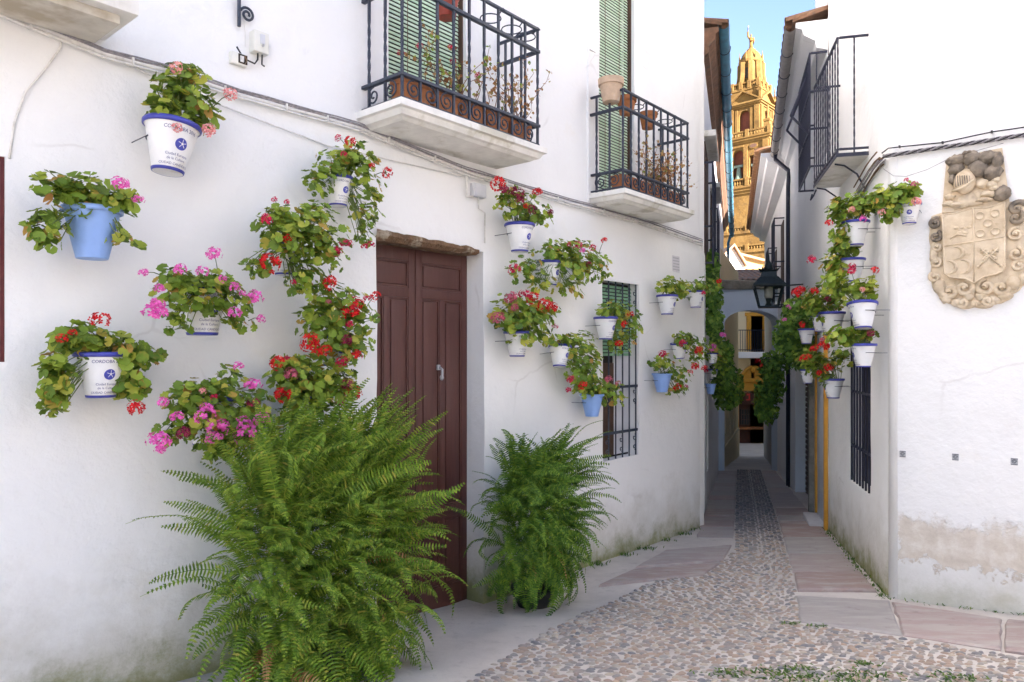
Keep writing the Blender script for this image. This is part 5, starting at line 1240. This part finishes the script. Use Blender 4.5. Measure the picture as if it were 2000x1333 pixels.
def fern(label, base, mat, n, half, zr, lenr, seed, pot_h=.36, pot_r_=.19, bend_=(.35, .9), extra=0, up=(28, 66)):
    """fern against the facade: half = half width of the crown along the wall, zr = heights between which fronds spring"""
    t = thing('potted_fern', label, 'fern', Matrix.Translation(base) @ WL.rot, 'large ferns standing against the flowered facade')
    r = random.Random(seed)
    pm = MB().lathe([(pot_r_*.72, 0), (pot_r_*.74, .01), (pot_r_, pot_h-.04), (pot_r_*1.06, pot_h-.035), (pot_r_*1.06, pot_h), (pot_r_*.93, pot_h), (pot_r_*.9, pot_h-.05), (.001, pot_h-.05)], 24)
    pm.build('pot', mk('dark_plastic_tub_'+mat, (.03,.028,.026), .6, .2), t, smooth=True)
    kinds = []; NK = 26
    for i in range(NK):
        f = i/(NK-1); a0 = math.radians(90-up[0]*f-up[1]*f*f + r.uniform(-7, 7)); L = (lenr[0]+(lenr[1]-lenr[0])*r.random())*(1-.12*f); b = bend_[0] + bend_[1]*f + r.random()*.75
        me = frond(L, a0, b, seed+i, .034+.016*r.random()).mesh('frond'); me.materials.append(M['dryleaf' if i == 20 else mat]); kinds.append(me)
    more = MB()
    for i in range(n+extra):
        f = r.random(); f2 = max(0, min(1, f + r.gauss(0, .13)))              # f: 0 crown top, 1 skirt
        z0 = zr[1] + (zr[0]-zr[1])*f; k = min(NK-1, int(f2*NK)); k = k+1 if k == 20 and r.random() < .7 else k
        wide = half*(.55+.45*math.sin(math.pi*min(1, f*.8+.15))); x = wide*(2*r.random()-1)*.62; y = -abs(r.gauss(0, .09)) + .06
        az = math.radians(-90) + (x/max(.05, wide))*1.25 + r.gauss(0, .62)
        if r.random() < .10: az = r.choice((0, math.pi)) + r.gauss(0, .25)
        if math.sin(az) > .2: k = min(k, 5)
        m = TR(x, y, z0) @ Matrix.Rotation(az, 4, 'Z') @ Matrix.Rotation(r.gauss(0, .5), 4, 'X') @ Matrix.Scale(r.uniform(.68, 1.1), 4)
        if i >= extra: obj('frond', kinds[k], None, t, m)
        else: more.add([m @ v.co for v in kinds[k].vertices], [tuple(q.vertices) for q in kinds[k].polygons])
    if more.v: more.build('fronds_within', M[mat], t, kind='stuff')
    return t
p = WL.pt(uL(624, .38), 0, .38); p.z = gz(p.x, p.y)
fern('huge bright green fern in front of the brown door, covering its tub', p, 'fern', 298, .64, (.08, .93), (.38, .62), 100, .16, .18, (.45, 1.4), 640, (12, 78))
p = WL.pt(uL(1042, .27), 0, .27); p.z = gz(p.x, p.y)
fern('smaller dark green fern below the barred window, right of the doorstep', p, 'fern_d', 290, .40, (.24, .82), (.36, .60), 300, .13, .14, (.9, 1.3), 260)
# ------------------------------------------------------------------ coat of arms
ua, _ = WF.uz(1815, 450); ub, _ = WF.uz(2003, 450); zc0, zc1 = WF.uz(1905, 604)[1], WF.uz(1905, 300)[1]
AW, AH = ub-ua, zc1-zc0
CA = thing('coat_of_arms', 'carved sandstone coat of arms with plumed helmet, quartered shield and scrolls', 'coat of arms', WF.frame(ua, zc0, 0))
def ax(x): return AW*(x-130)/(870-130)                        # coordinates read off an enlarged view of the carving
def az_(y): return AH*(1275-y)/(1275-60)
def AP(pts): return [(ax(x), az_(y)) for x, y in pts]
bp = []
out_ = [(150,520),(240,500),(735,470),(870,455),(885,560),(880,680),(875,800),(880,900),(872,1000),(850,1110),(780,1170),(720,1225),(640,1240),(590,1272),(490,1262),(400,1272),(330,1235),(250,1200),(190,1130),(150,1060),(150,900),(140,760),(135,640)]
for (xa, ya), (xb, yb) in zip(out_, out_[1:]+out_[:1]):
    for i in range(5): f = i/5; bp.append((xa+(xb-xa)*f + 9*math.sin(f*math.pi)*(1 if xa > 490 else -1), ya+(yb-ya)*f + (7*math.sin(f*math.pi) if ya > 1000 else 0)))
bs = MB(); n_ = len(bp); P0 = AP(bp); cxm, czm = sum(p[0] for p in P0)/n_, sum(p[1] for p in P0)/n_
bs.v = [(x, .004, z) for x, z in P0] + [(x, -.010, z) for x, z in P0] + [(cxm+(x-cxm)*.96, -.022, czm+(z-czm)*.97) for x, z in P0] + [(cxm, -.022, czm)]
for j in (0, 1): bs.f += [(j*n_+k, j*n_+n_+k, j*n_+n_+(k+1) % n_, j*n_+(k+1) % n_) for k in range(n_)]
bs.f += [(2*n_+k, 3*n_, 2*n_+(k+1) % n_) for k in range(n_)]
bs.build('back_slab', M['arms'], CA)
def lump(o, amp, sc_, groove=0):
    for v in o.data.vertices:
        d = v.co.copy(); g = noise.noise(d*sc_); v.co += Vector((g, noise.noise(d*sc_+Vector((5, 5, 5)))*.6, noise.noise(d*sc_+Vector((9, 1, 4)))))*amp + (Vector((0, -1, 0))*groove*math.sin((d.x*.8+d.z)*330) if groove else Vector())
MB().extr(AP([(235,505),(270,110),(300,80),(700,55),(755,480),(735,520)])[::-1], -.035, .0).build('upper_block', M['arms'], CA)
sh = MB().extr(AP([(240,520),(340,520),(480,490),(600,500),(720,470),(722,960),(700,1000),(650,1020),(560,1035),(490,1080),(420,1040),(300,1025),(255,990)])[::-1], -.05, .0); sh.build('shield', M['arms'], CA)
bd = MB()
for pts in ([(243,525),(340,522),(480,492),(600,503),(718,474)], [(480,492),(487,760),(488,1070)], [(245,775),(487,756),(720,736)], [(718,474),(720,960),(700,998),(650,1018),(560,1033),(490,1078),(420,1038),(300,1023),(257,988),(243,525)]):
    bd.tube([(x, -.05, z) for x, z in AP(pts)], .0055, 6)
bd.build('shield_border', M['arms'], CA, smooth=True)
for x, y in ((532,560),(648,552),(592,622),(536,698),(650,690)):
    c, d = ax(x), az_(y); r_ = AW*38/740
    MB().lathe([(r_*1.0, 0), (r_*.98, .006), (r_*.85, .009), (r_*.8, .006), (.001, .007)], 18).build('roundel', M['arms'], CA, smooth=True).matrix_local = Matrix.Translation((c, -.05, d)) @ Matrix.Rotation(math.pi/2, 4, 'X')
for x, y, r0 in ((345,835,58),(290,945,58),(400,945,62)):
    c, d, r_ = ax(x), az_(y), AW*r0/740; cm = MB(); n = 14; pts = []
    for i in range(n+1): a = math.radians(-105+210*i/n); pts.append((c+r_*math.cos(a), -.052, d+r_*math.sin(a)))
    cm.tube(pts, [.002+.010*math.sin(math.pi*i/n) for i in range(n+1)], 6); cm.build('crescent', M['arms'], CA, smooth=True)
sw_ = MB()
for s in (-1, 1):
    a, b = (ax(605+s*82), az_(955)), (ax(605-s*70), az_(815)); sw_.tube([(a[0], -.055, a[1]), (b[0], -.055, b[1])], .0055, 6)
    sw_.ball((a[0], -.055, a[1]), .011, .006, .011, 8, 4)
    for f in (.72, .85): m_ = (a[0]+(b[0]-a[0])*f, a[1]+(b[1]-a[1])*f); sw_.tube([(m_[0]-.016, -.055, m_[1]-s*.010), (m_[0]+.016, -.055, m_[1]+s*.010)], .005, 6)
    for k in range(3): m_ = (a[0]+(b[0]-a[0])*(.35+.08*k), a[1]+(b[1]-a[1])*(.35+.08*k)); sw_.ball((m_[0]+s*.012, -.055, m_[1]+.006), .010, .006, .008, 8, 4)
sw_.build('crossed_keys', M['arms'], CA, smooth=True)
rl = MB()
for k in range(5): rl.ball((ax(350+k*25), -.046, az_(640+(k % 2)*40)), .018, .010, .012, 8, 5)
rl.tube([(ax(300), -.052, az_(720)), (ax(360), -.054, az_(690)), (ax(430), -.052, az_(705))], .006, 6); rl.build('worn_relief', M['arms'], CA, smooth=True)
hm = MB(); hx, hz = ax(415), az_(290)
hm.ball((hx, -.06, hz), .062, .045, .075, 16, 10).ball((hx+.01, -.05, hz+.045), .045, .035, .04, 12, 8)
hm.tube([(hx-.065, -.07, hz-.05), (hx-.01, -.104, hz-.045), (hx+.055, -.09, hz+.005)], .008, 6)
hm.extr(AP([(370,400),(470,370),(520,430),(560,470),(330,490)])[::-1], -.052, -.03)
hm.build('helmet', M['arms'], CA, smooth=True)
hb = MB()
for k in range(8): x = hx-.048+k*.0125; hb.tube([(x, -.085-.02*math.sin(math.pi*k/7), hz+.042-.002*k), (x+.004, -.088-.02*math.sin(math.pi*k/7), hz-.03+.003*k)], .0034, 5)
hb.build('visor_bars', M['arms_d'], CA)
for x, y, rx, ry in ((350,110,70,38),(350,180,55,40),(470,105,60,48),(590,120,60,45),(520,195,66,58),(625,235,66,48),(660,150,40,60),(700,405,56,50),(320,250,20,40),(440,70,40,16)):
    lump(MB().ball((ax(x), -.045, az_(y)), AW*rx/740*1.22, .045, AH*ry/1215*1.18, 26, 16).build('plume', M['arms_d'], CA, smooth=True), .012, 40, .0035)
for x, y, rx, ry in ((545,315,48,40),(620,330,40,26),(650,300,34,20),(600,400,70,24),(290,440,50,24),(300,390,40,24),(640,360,40,22),(350,455,60,16),(560,440,70,18)):
    lump(MB().ball((ax(x), -.042, az_(y)), AW*rx/740, .030, AH*ry/1215, 20, 12).build('mantling', M['arms'], CA, smooth=True), .009, 45, .003)
def volute(x, y, r0, hand, turns, a0, mat='arms', r=.014):
    c, d, q = ax(x), az_(y), AW*r0/740; m = MB(); n = 30; pts, rad = [], []
    for i in range(n+1):
        t_ = i/n; a = a0+hand*turns*2*math.pi*t_; k = q*(1-.82*t_); pts.append((c+k*math.cos(a), -.022-.03*t_, d+k*math.sin(a))); rad.append(r*(1-.35*t_))
    m.tube(pts, rad, 8); m.ball((c, -.055, d), q*.22, .014, q*.22, 8, 5); m.build('scroll', M[mat], CA, smooth=True)
for a in ((185,585,50,1,1.3,1.0,'arms_d',.016),(185,690,50,-1,1.2,1.2,'arms_d',.015),(200,775,42,1,1.2,2.0),(185,900,46,-1,1.3,1.6),(180,1010,46,1,1.2,2.2),(800,600,66,-1,1.2,2.0,'arms_d',.018),(800,720,60,1,1.4,1.2),(810,530,70,1,.9,.5,'arms_d',.018),(800,870,62,-1,1.3,1.4),(820,960,50,1,1.2,1.0),
          (300,1130,70,1,1.2,2.4,'arms',.02),(410,1110,80,-1,1.2,1.5,'arms',.02),(400,1225,44,1,1.4,2.2,'arms',.016),(580,1110,80,1,1.2,1.6,'arms',.02),(690,1120,70,-1,1.2,.8,'arms',.02),(590,1220,44,-1,1.4,1.0,'arms',.016),(495,1240,26,1,1.0,0,'arms',.012)): volute(*a)
for x, y, rx, ry in ((215,1085,50,60),(270,1180,50,46),(780,1090,60,50),(720,1180,60,40),(440,1180,50,40),(550,1180,50,40),(850,1060,30,50),(170,850,36,60),(480,1130,26,60),(350,1220,46,34),(640,1210,46,34)):
    lump(MB().ball((ax(x), -.016, az_(y)), AW*rx/740, .034, AH*ry/1215, 20, 12).build('acanthus_leaf', M['arms'], CA, smooth=True), .009, 45, .003)

# ------------------------------------------------------------------ cables and boxes
def run(wall, pts, r, mat, name, label, cat='cable', p=.02, n=6, wob=0, group=None):
    t = thing(name, label, cat, wall.m, group); q = []
    P_ = []
    for x, y in pts: u, z = wall.uz(x, y, p); P_.append((u, -p, z))
    out = []
    for a, b in zip(P_, P_[1:]):
        k = max(1, int((Vector(b)-Vector(a)).length/.12))
        for i in range(k): f = i/k; out.append(tuple(a[j]+(b[j]-a[j])*f + (R.gauss(0, wob) if j != 1 else 0) for j in range(3)))
    out.append(P_[-1]); MB().tube(out, r, n).build('line', M[mat], t, smooth=True); return t
GC = 'conduits clipped along the flowered facade'
base = [(-60,-10),(0,22),(205,108),(330,140),(470,186),(700,250),(910,336),(1110,396),(1240,430),(1372,476)]
for k, (dy, r_, m_, lab) in enumerate(((0, .0095, 'conduit', 'thick whitewashed conduit running the length of the flowered facade'), (-7, .006, 'cable_g', 'grey cable strapped just above the thick white conduit'), (7, .006, 'conduit', 'thin white cable strapped just below the thick conduit'), (-12, .004, 'cable_g', 'thin grey cable uppermost in the conduit bundle'))):
    run(WL, [(x, y+dy*(1-.35*max(0, x)/1400)) for x, y in base], r_, m_, 'conduit', lab, 'conduit', .018+.004*k, 7, .0014, GC)
run(WL, [(195,98),(320,160),(480,225),(640,285),(905,345)], .0038, 'conduit', 'conduit', 'thin slack white wire drooping below the conduit bundle', 'conduit', .016, 6, .001, GC)
run(WL, [(120,75),(118,95),(85,140),(50,180),(28,240),(18,310)], .0045, 'conduit', 'conduit', 'white painted wire curving down to the edge window', 'conduit', .010, 6, .0008, GC)
run(WL, [(1368,472),(1376,500),(1377,560)], .006, 'conduit', 'conduit', 'short white conduit turning down at the facade corner', 'conduit', .012, 6, 0, GC)
run(WL, [(912,338),(912,383),(924,385)], .009, 'conduit', 'conduit', 'white elbow pipe dropping from the conduits into the junction box', 'conduit', .02, 8, 0, GC)
run(WL, [(934,385),(935,408),(947,416),(947,475)], .005, 'conduit', 'conduit', 'thin white pipe stepping down below the junction box', 'conduit', .014, 7, 0, GC)
cl = thing('cable_clips', 'small metal straps holding the conduit bundle to the facade', 'clips', WL.m)
for x in (60, 260, 345, 440, 560, 640, 760, 850, 990, 1090, 1180, 1300):
    y = next(a[1]+(b[1]-a[1])*(x-a[0])/(b[0]-a[0]) for a, b in zip(base, base[1:]) if a[0] <= x <= b[0]); u, z = WL.uz(x, y, .03)
    MB().box(u-.004, u+.004, -.036, .004, z-.012, z+.020).build('clip', M['conduit'], cl)
def wbox(x0, y0, x1, y1, d, label, mat='box', name='junction_box'):
    u0, z1 = WL.uz(x0, y0, d); u1, z0 = WL.uz(x1, y1, d); u0b, _ = WL.uz(x0, y0, d); t = thing(name, label, 'junction box', WL.frame(u0, z0, 0)); w, h = u1-u0, z1-z0
    MB().cbox(0, w, -d, .004, 0, h, .006).build('case', M[mat], t, angle=40); return t, w, h
t, w, h = wbox(497, 56, 526, 108, .05, 'cream electric meter box with two dark cables out of its base')
MB().cbox(w*.38, w*.68, -.056, -.049, h*.4, h*.85, .002).build('label_plate', M['curtain'], t)
MB().tube([(w*.5, -.056, h*.3), (w*.5, -.064, h*.3)], .006, 10).build('lock', M['vent'], t)
c_ = MB(); c_.tube([(w*.4, -.025, .002), (w*.4, -.025, -.03), (w*.2, -.025, -.055), (-w*.5, -.02, -.045), (-w*.95, -.02, .0)], .004, 6)
c_.build('cable', M['cable_d'], t, smooth=True)
MB().tube([(w*.7, -.025, .002), (w*.72, -.02, -.045), (w*.9, -.02, -.05)], .004, 6).build('cable', M['cable_d'], t, smooth=True)
t, w, h = wbox(452, 98, 484, 132, .025, 'broken open cream box with bare wiring, left of the meter box')
MB().box(w*.42, w*.96, -.0275, -.0245, h*.15, h*.92).build('opening', M['soil'], t)
MB().cbox(w*.5, w*.72, -.034, -.0276, h*.25, h*.75, .002).build('terminal', M['conduit'], t)
MB().tube([(w*.8, -.03, h*.2), (w*.9, -.034, h*.45), (w*.78, -.03, h*.8)], .003, 5).build('wire', M['wood'], t)
t, w, h = wbox(926, 356, 950, 388, .035, 'small white junction box under the large balcony, right of the door lintel', 'curtain')
MB().cbox(w*.1, w*.9, -.039, -.034, h*.1, h*.9, .002).build('lid', M['curtain'], t, angle=40)
u, z = WL.uz(467, 48, .02)
t = thing('iron_bracket', 'curled black iron lamp bracket above the electric boxes', 'bracket', WL.frame(u, z, 0))
MB().tube([(0, -.02, -.01), (0, -.02, .5)], .0085, 8).build('post', M['iron'], t)
MB().spiral(.042, .06, -.02, .036, 1.5, .0065, math.pi*.9, -1, 30, .25).build('curl', M['iron'], t, smooth=True)
MB().tube([(.028, -.012, .03), (.035, -.012, -.03), (.036, -.012, -.09)], .002, 5).build('wire', M['conduit'], t)
# right-hand cables
t = thing('cable_bundle', 'twisted dark grey cable bundle crossing above the coat of arms', 'cables', WF.m)
for k in range(4):
    m = MB(); out = []
    for i in range(90):
        f = i/89; x = 1724+f*(2120-1724); y = 306+f*(246-306)*1.0; u, z = WF.uz(x, y, .025); a = i*.55+k*1.57; out.append((u, -.024+.008*math.sin(a), z+.009*math.cos(a)))
    m.tube(out, .0055, 5).build('strand', M['cable_g' if k % 2 else 'cable_d'], t, smooth=True)
t2 = run(WF, [(1722,300),(1735,290),(1760,287),(1840,279),(1900,266),(1938,258),(2000,249),(2120,234)], .0045, 'cable_d', 'cable', 'single black cable clipped just above the twisted bundle')
for x, y in ((1757,287),(1841,279),(1937,258)): u, z = WF.uz(x, y, .02); MB().cbox(u-.006, u+.006, -.03, .0, z-.006, z+.008, .002).build('clip', M['cable_d'], t2)
run(WF, [(1725,330),(1745,344),(1770,345),(1810,332),(1850,312),(1900,297),(1960,280)], .002, 'cable_g', 'cable', 'thin slack wire sagging from the corner to the carved plume', 'cable', .05)
t = thing('cable_bundle', 'frayed tangle of cables turning round the corner under the iron balcony', 'cables', WR.m)
for k in range(9):
    out = []; o1, o2 = R.gauss(0, .014), R.gauss(0, .014)
    for x, y in ((1722,312),(1712,322),(1700,338),(1688,358),(1676,378)): u, z = WR.uz(x, y, .03); out.append((u, -.03+o1, z+o2+R.gauss(0, .004)))
    MB().tube(out, .0055, 5).build('strand', M['cable_g' if k % 2 else 'wood'], t, smooth=True)
# ------------------------------------------------------------------ plaque, vents, lantern, balcony pots
u0, z1 = WL.uz(1312, 499); u1, z0 = WL.uz(1326, 533)
t = thing('tile_plaque', 'narrow pale tile plaque with worn grey lettering above the yellow-green pot', 'plaque', WL.frame(u0, z0, 0))
MB().cbox(0, u1-u0, -.008, .004, 0, z1-z0, .002).build('tile', M['plaque'], t)
pl = MB(); rr = random.Random(3)
for j in range(5):
    x = .012
    while x < (u1-u0)-.02: w_ = rr.uniform(.006, .018); pl.box(x, x+w_, -.0092, -.0081, (z1-z0)*(.1+.18*j), (z1-z0)*(.1+.18*j)+.012); x += w_+.005
pl.build('worn_lettering', M['vent'], t, kind='stuff')
for (x, y, lab) in ((1763,887,'small square metal vent plate in the arms wall, nearest the corner'), (1866,893,'small square metal vent plate in the arms wall, middle of the three'), (1981,902,'small square metal vent plate in the arms wall, farthest from the corner')):
    u, z = WF.uz(x, y); t = thing('vent_plate', lab, 'vent', WF.frame(u, z, 0), 'vent plates in the arms wall')
    MB().cbox(-.019, .019, -.004, .006, -.022, .022, .002).build('plate', M['vent'], t)
    vm = MB(); vm.spiral(0, 0, -.0045, .014, 2, .0016, 0, 1, 30, .2); vm.box(-.017, .017, -.006, -.004, .016, .019).box(-.017, .017, -.006, -.004, -.019, -.016); vm.build('relief', M['iron'], t)
YLm = 9.4; q = depth(1501, 600, YLm); s_ = YLm/F
LN = thing('wall_lantern', 'dark glazed street lantern on a scrolled bracket in front of the blue arch', 'lantern', Matrix.Translation(q) @ Matrix.Rotation(-.28, 4, 'Z'))
b_, t_, hh = 17*s_, 26.5*s_, 40*s_
def lq(w, z): return [(-w, -w, z), (w, -w, z), (w, w, z), (-w, w, z)]
fm = MB()
for k in range(4):
    A, B = lq(b_, 0), lq(t_, hh); fm.tube([A[k], B[k]], .011, 5); fm.tube([A[k], A[(k+1) % 4]], .012, 5); fm.tube([B[k], B[(k+1) % 4]], .013, 5)
fm.box(-b_, b_, -b_, b_, -.012, .004); fm.build('frame', M['lamp'], LN)
for k in range(4):
    A, B = lq(b_*.97, .006), lq(t_*.97, hh-.006); MB().add([A[k], A[(k+1) % 4], B[(k+1) % 4], B[k]], [(0,1,2,3)]).build('pane', M['lglass'], LN)
rf = MB(); lv = [(t_*1.1, hh), (t_*1.12, hh+3*s_), (t_*.62, hh+18*s_), (t_*.56, hh+18.5*s_), (t_*.5, hh+28*s_), (t_*.62, hh+30*s_), (t_*.5, hh+31*s_)]
for w, z in lv: rf.v += lq(w, z)
for i in range(len(lv)-1):
    for k in range(4): rf.f.append((i*4+k, i*4+(k+1) % 4, i*4+4+(k+1) % 4, i*4+4+k))
rf.f += [(3,2,1,0), tuple(len(rf.v)-4+k for k in range(4))]
for k in range(4): c = lq(t_*.6, hh+30*s_)[k]; rf.add([(c[0]*.6, c[1]*.6, c[2]), (c[0]*1.05, c[1]*.5, c[2]), (c[0]*1.3, c[1]*1.3, c[2]+5*s_), (c[0]*.5, c[1]*1.05, c[2])], [(0,1,2), (0,2,3), (1,0,3), (1,3,2)])
rf.build('roof', M['lamp'], LN)
MB().lathe([(8*s_, hh+31*s_), (9.5*s_, hh+34*s_), (8.5*s_, hh+38*s_), (5*s_, hh+46*s_), (2.2*s_, hh+50*s_), (1.6*s_, hh+60*s_), (.4*s_, hh+66*s_)], 12).build('finial', M['lamp'], LN, smooth=True)
MB().lathe([(7*s_, hh*.42), (8*s_, hh*.55), (8*s_, hh*.98)], 12).build('bulb', M['bulb'], LN, smooth=True)
MB().lathe([(9*s_, .004), (8*s_, .01), (4*s_, hh*.2), (5.5*s_, hh*.4), (6*s_, hh*.42)], 12).build('lamp_holder', M['lamp'], LN, smooth=True)
wallx = (XR(YLm+.1) - q.x)/math.cos(.28) - .02
bk = MB().tube([(t_, 0, hh+.005), (wallx, 0, hh+.02)], .011, 6).tube([(b_, 0, .0), (wallx, 0, -.0)], .009, 6)
bk.spiral((t_+wallx)/2+.02, hh*.62, 0, .075, 1.4, .008, math.pi*.5, 1, 26, .2).spiral((t_+wallx)/2+.09, hh*.3, 0, .05, 1.3, .007, math.pi*1.4, -1, 24, .2)
bk.box(wallx-.004, wallx+.02, -.02, .02, -.08, hh+.12); bk.build('bracket', M['lamp'], LN)

def planter(wall_u, z, y, w, label, kind='box', mat='terra', group='terracotta pots on the balconies', dry=0, live=0, h=.15, red=()):
    t = thing('planter' if kind == 'box' else 'terracotta_pot', label, 'planter' if kind == 'box' else 'pot', WL.frame(wall_u, z, -y), group); r = random.Random(int(wall_u*997)+int(z*31))
    if kind == 'box':
        m = MB(); w2 = w/2; d2 = .055
        for (a, zz) in ((.9, 0), (1, h-.03), (1.06, h-.028), (1.06, h)): m.v += [(-w2*a, -d2*a, zz), (w2*a, -d2*a, zz), (w2*a, d2*a, zz), (-w2*a, d2*a, zz)]
        for i in range(3):
            for k in range(4): m.f.append((i*4+k, i*4+(k+1) % 4, i*4+4+(k+1) % 4, i*4+4+k))
        m.f += [(3,2,1,0)]; m.build('body', M[mat], t); MB().box(-w2, w2, -d2, d2, h-.03, h-.02).build('soil', M['soil'], t)
    else:
        R_ = w/2; MB().lathe([(R_*.68, 0), (R_*.92, h*.72), (R_*1.05, h*.73), (R_*1.08, h), (R_*.95, h), (R_*.9, h*.8), (.001, h*.8)], 22).build('body', M[mat], t, angle=40)
    if dry or live:
        sm, lf, gl_ = MB(), MB(), MB(); heads = []
        for i in range(max(dry, live)):
            p = Vector((r.uniform(-w*.4, w*.4), r.uniform(-.03, .03), h-.02)); pts = [p]; d = Vector((r.gauss(0, .3), r.gauss(-.12, .2), 1)).normalized(); nseg = r.randrange(5, 9)
            for k in range(nseg): d = (d + Vector((r.gauss(0, .3), r.gauss(0, .25), r.gauss(.0, .2)))).normalized(); p = p + d*.055; pts.append(p)
            sm.tube(pts, .003, 4, False, .0012)
            for k, q_ in enumerate(pts[2:]):
                for _ in range(3):
                    nr = Vector((r.gauss(0, 1), r.gauss(-.5, 1), r.gauss(.2, 1))).normalized(); s = r.uniform(.006, .014); xx = nr.orthogonal().normalized(); yy = nr.cross(xx); c = q_ + Vector((r.gauss(0, .014), r.gauss(0, .014), r.gauss(0, .014)))
                    mm = Matrix(((xx.x*s, yy.x*s, nr.x*s, c.x), (xx.y*s, yy.y*s, nr.y*s, c.y), (xx.z*s, yy.z*s, nr.z*s, c.z), (0,0,0,1))); tgt = gl_ if r.random() < (.5 if live else .06) else lf; tgt.add([mm @ Vector(v) for v in LEAF[k % 6].v], LEAF[k % 6].f)
            heads.append(pts[-1])
        sm.build('stem', M['dry'], t, kind='stuff'); lf.build('dry_leaves', M['dryleaf'], t, kind='stuff')
        if gl_.v: gl_.build('leaves', M['leaf_y'], t, kind='stuff')
        for i in red:
            if i < len(heads): obj('flower_head', flower_data(i % 4, 'crim'), None, t, Matrix.Translation(heads[i]) @ Matrix.Diagonal((.022, .022, .018, 1)))
zp = 1.333+CAMZ+.002
w_ = (bx1-bx0-.05)/5
lab = ['terracotta planter of the large balcony, at its left end, bare of leaves', 'terracotta planter of the large balcony with tall sparse green stems and red blooms', 'terracotta planter of the large balcony with half-dried stems and crimson blooms', 'terracotta planter of the large balcony holding only a short dried stem', 'terracotta planter at the right end of the large balcony with tall rust-brown dried plant']
for i in range(5): planter(bx0+.03+w_*(i+.5), zp, by+.085, w_*.9, lab[i], dry=(0, 4, 6, 2, 12)[i], live=(0, 6, 5, 0, 0)[i], red=((), (0, 2), (0, 1, 3), (), (2,))[i])
zq = 1.263+CAMZ+.002; w_ = (cx1-cx0-.05)/4
lab = ['empty dark corner planter at the left end of the small balcony', 'terracotta planter of the small balcony with few dried stems', 'terracotta planter of the small balcony holding the thickest dried orange plant', 'terracotta planter at the right end of the small balcony with dried twigs']
for i in range(4): planter(cx0+.03+w_*(i+.5), zq, cy+.08, w_*.9, lab[i], dry=(0, 6, 22, 8)[i], h=.13)
for x, y, w_, h, lab, m_ in ((1202,198,44,.175,'pale terracotta pot, the largest hung on the small balcony rail','terra_p'), (1232,222,36,.135,'squat orange terracotta pot hung in the middle of the small balcony rail','terra'), (1274,250,34,.13,'small orange terracotta pot hung nearest the right end of the small balcony rail','terra')):
    u, z = WL.uz(x, y, -cy-.06); planter(u, z, cy+.10, w_*6/F, lab, 'pot', m_, h=h)
u, z = WL.uz(873, 36, .25); planter(u, z, -.25, .15, 'red glazed pot hanging inside the large balcony in front of the green blind', 'pot', 'redpot', h=.16, group=None)
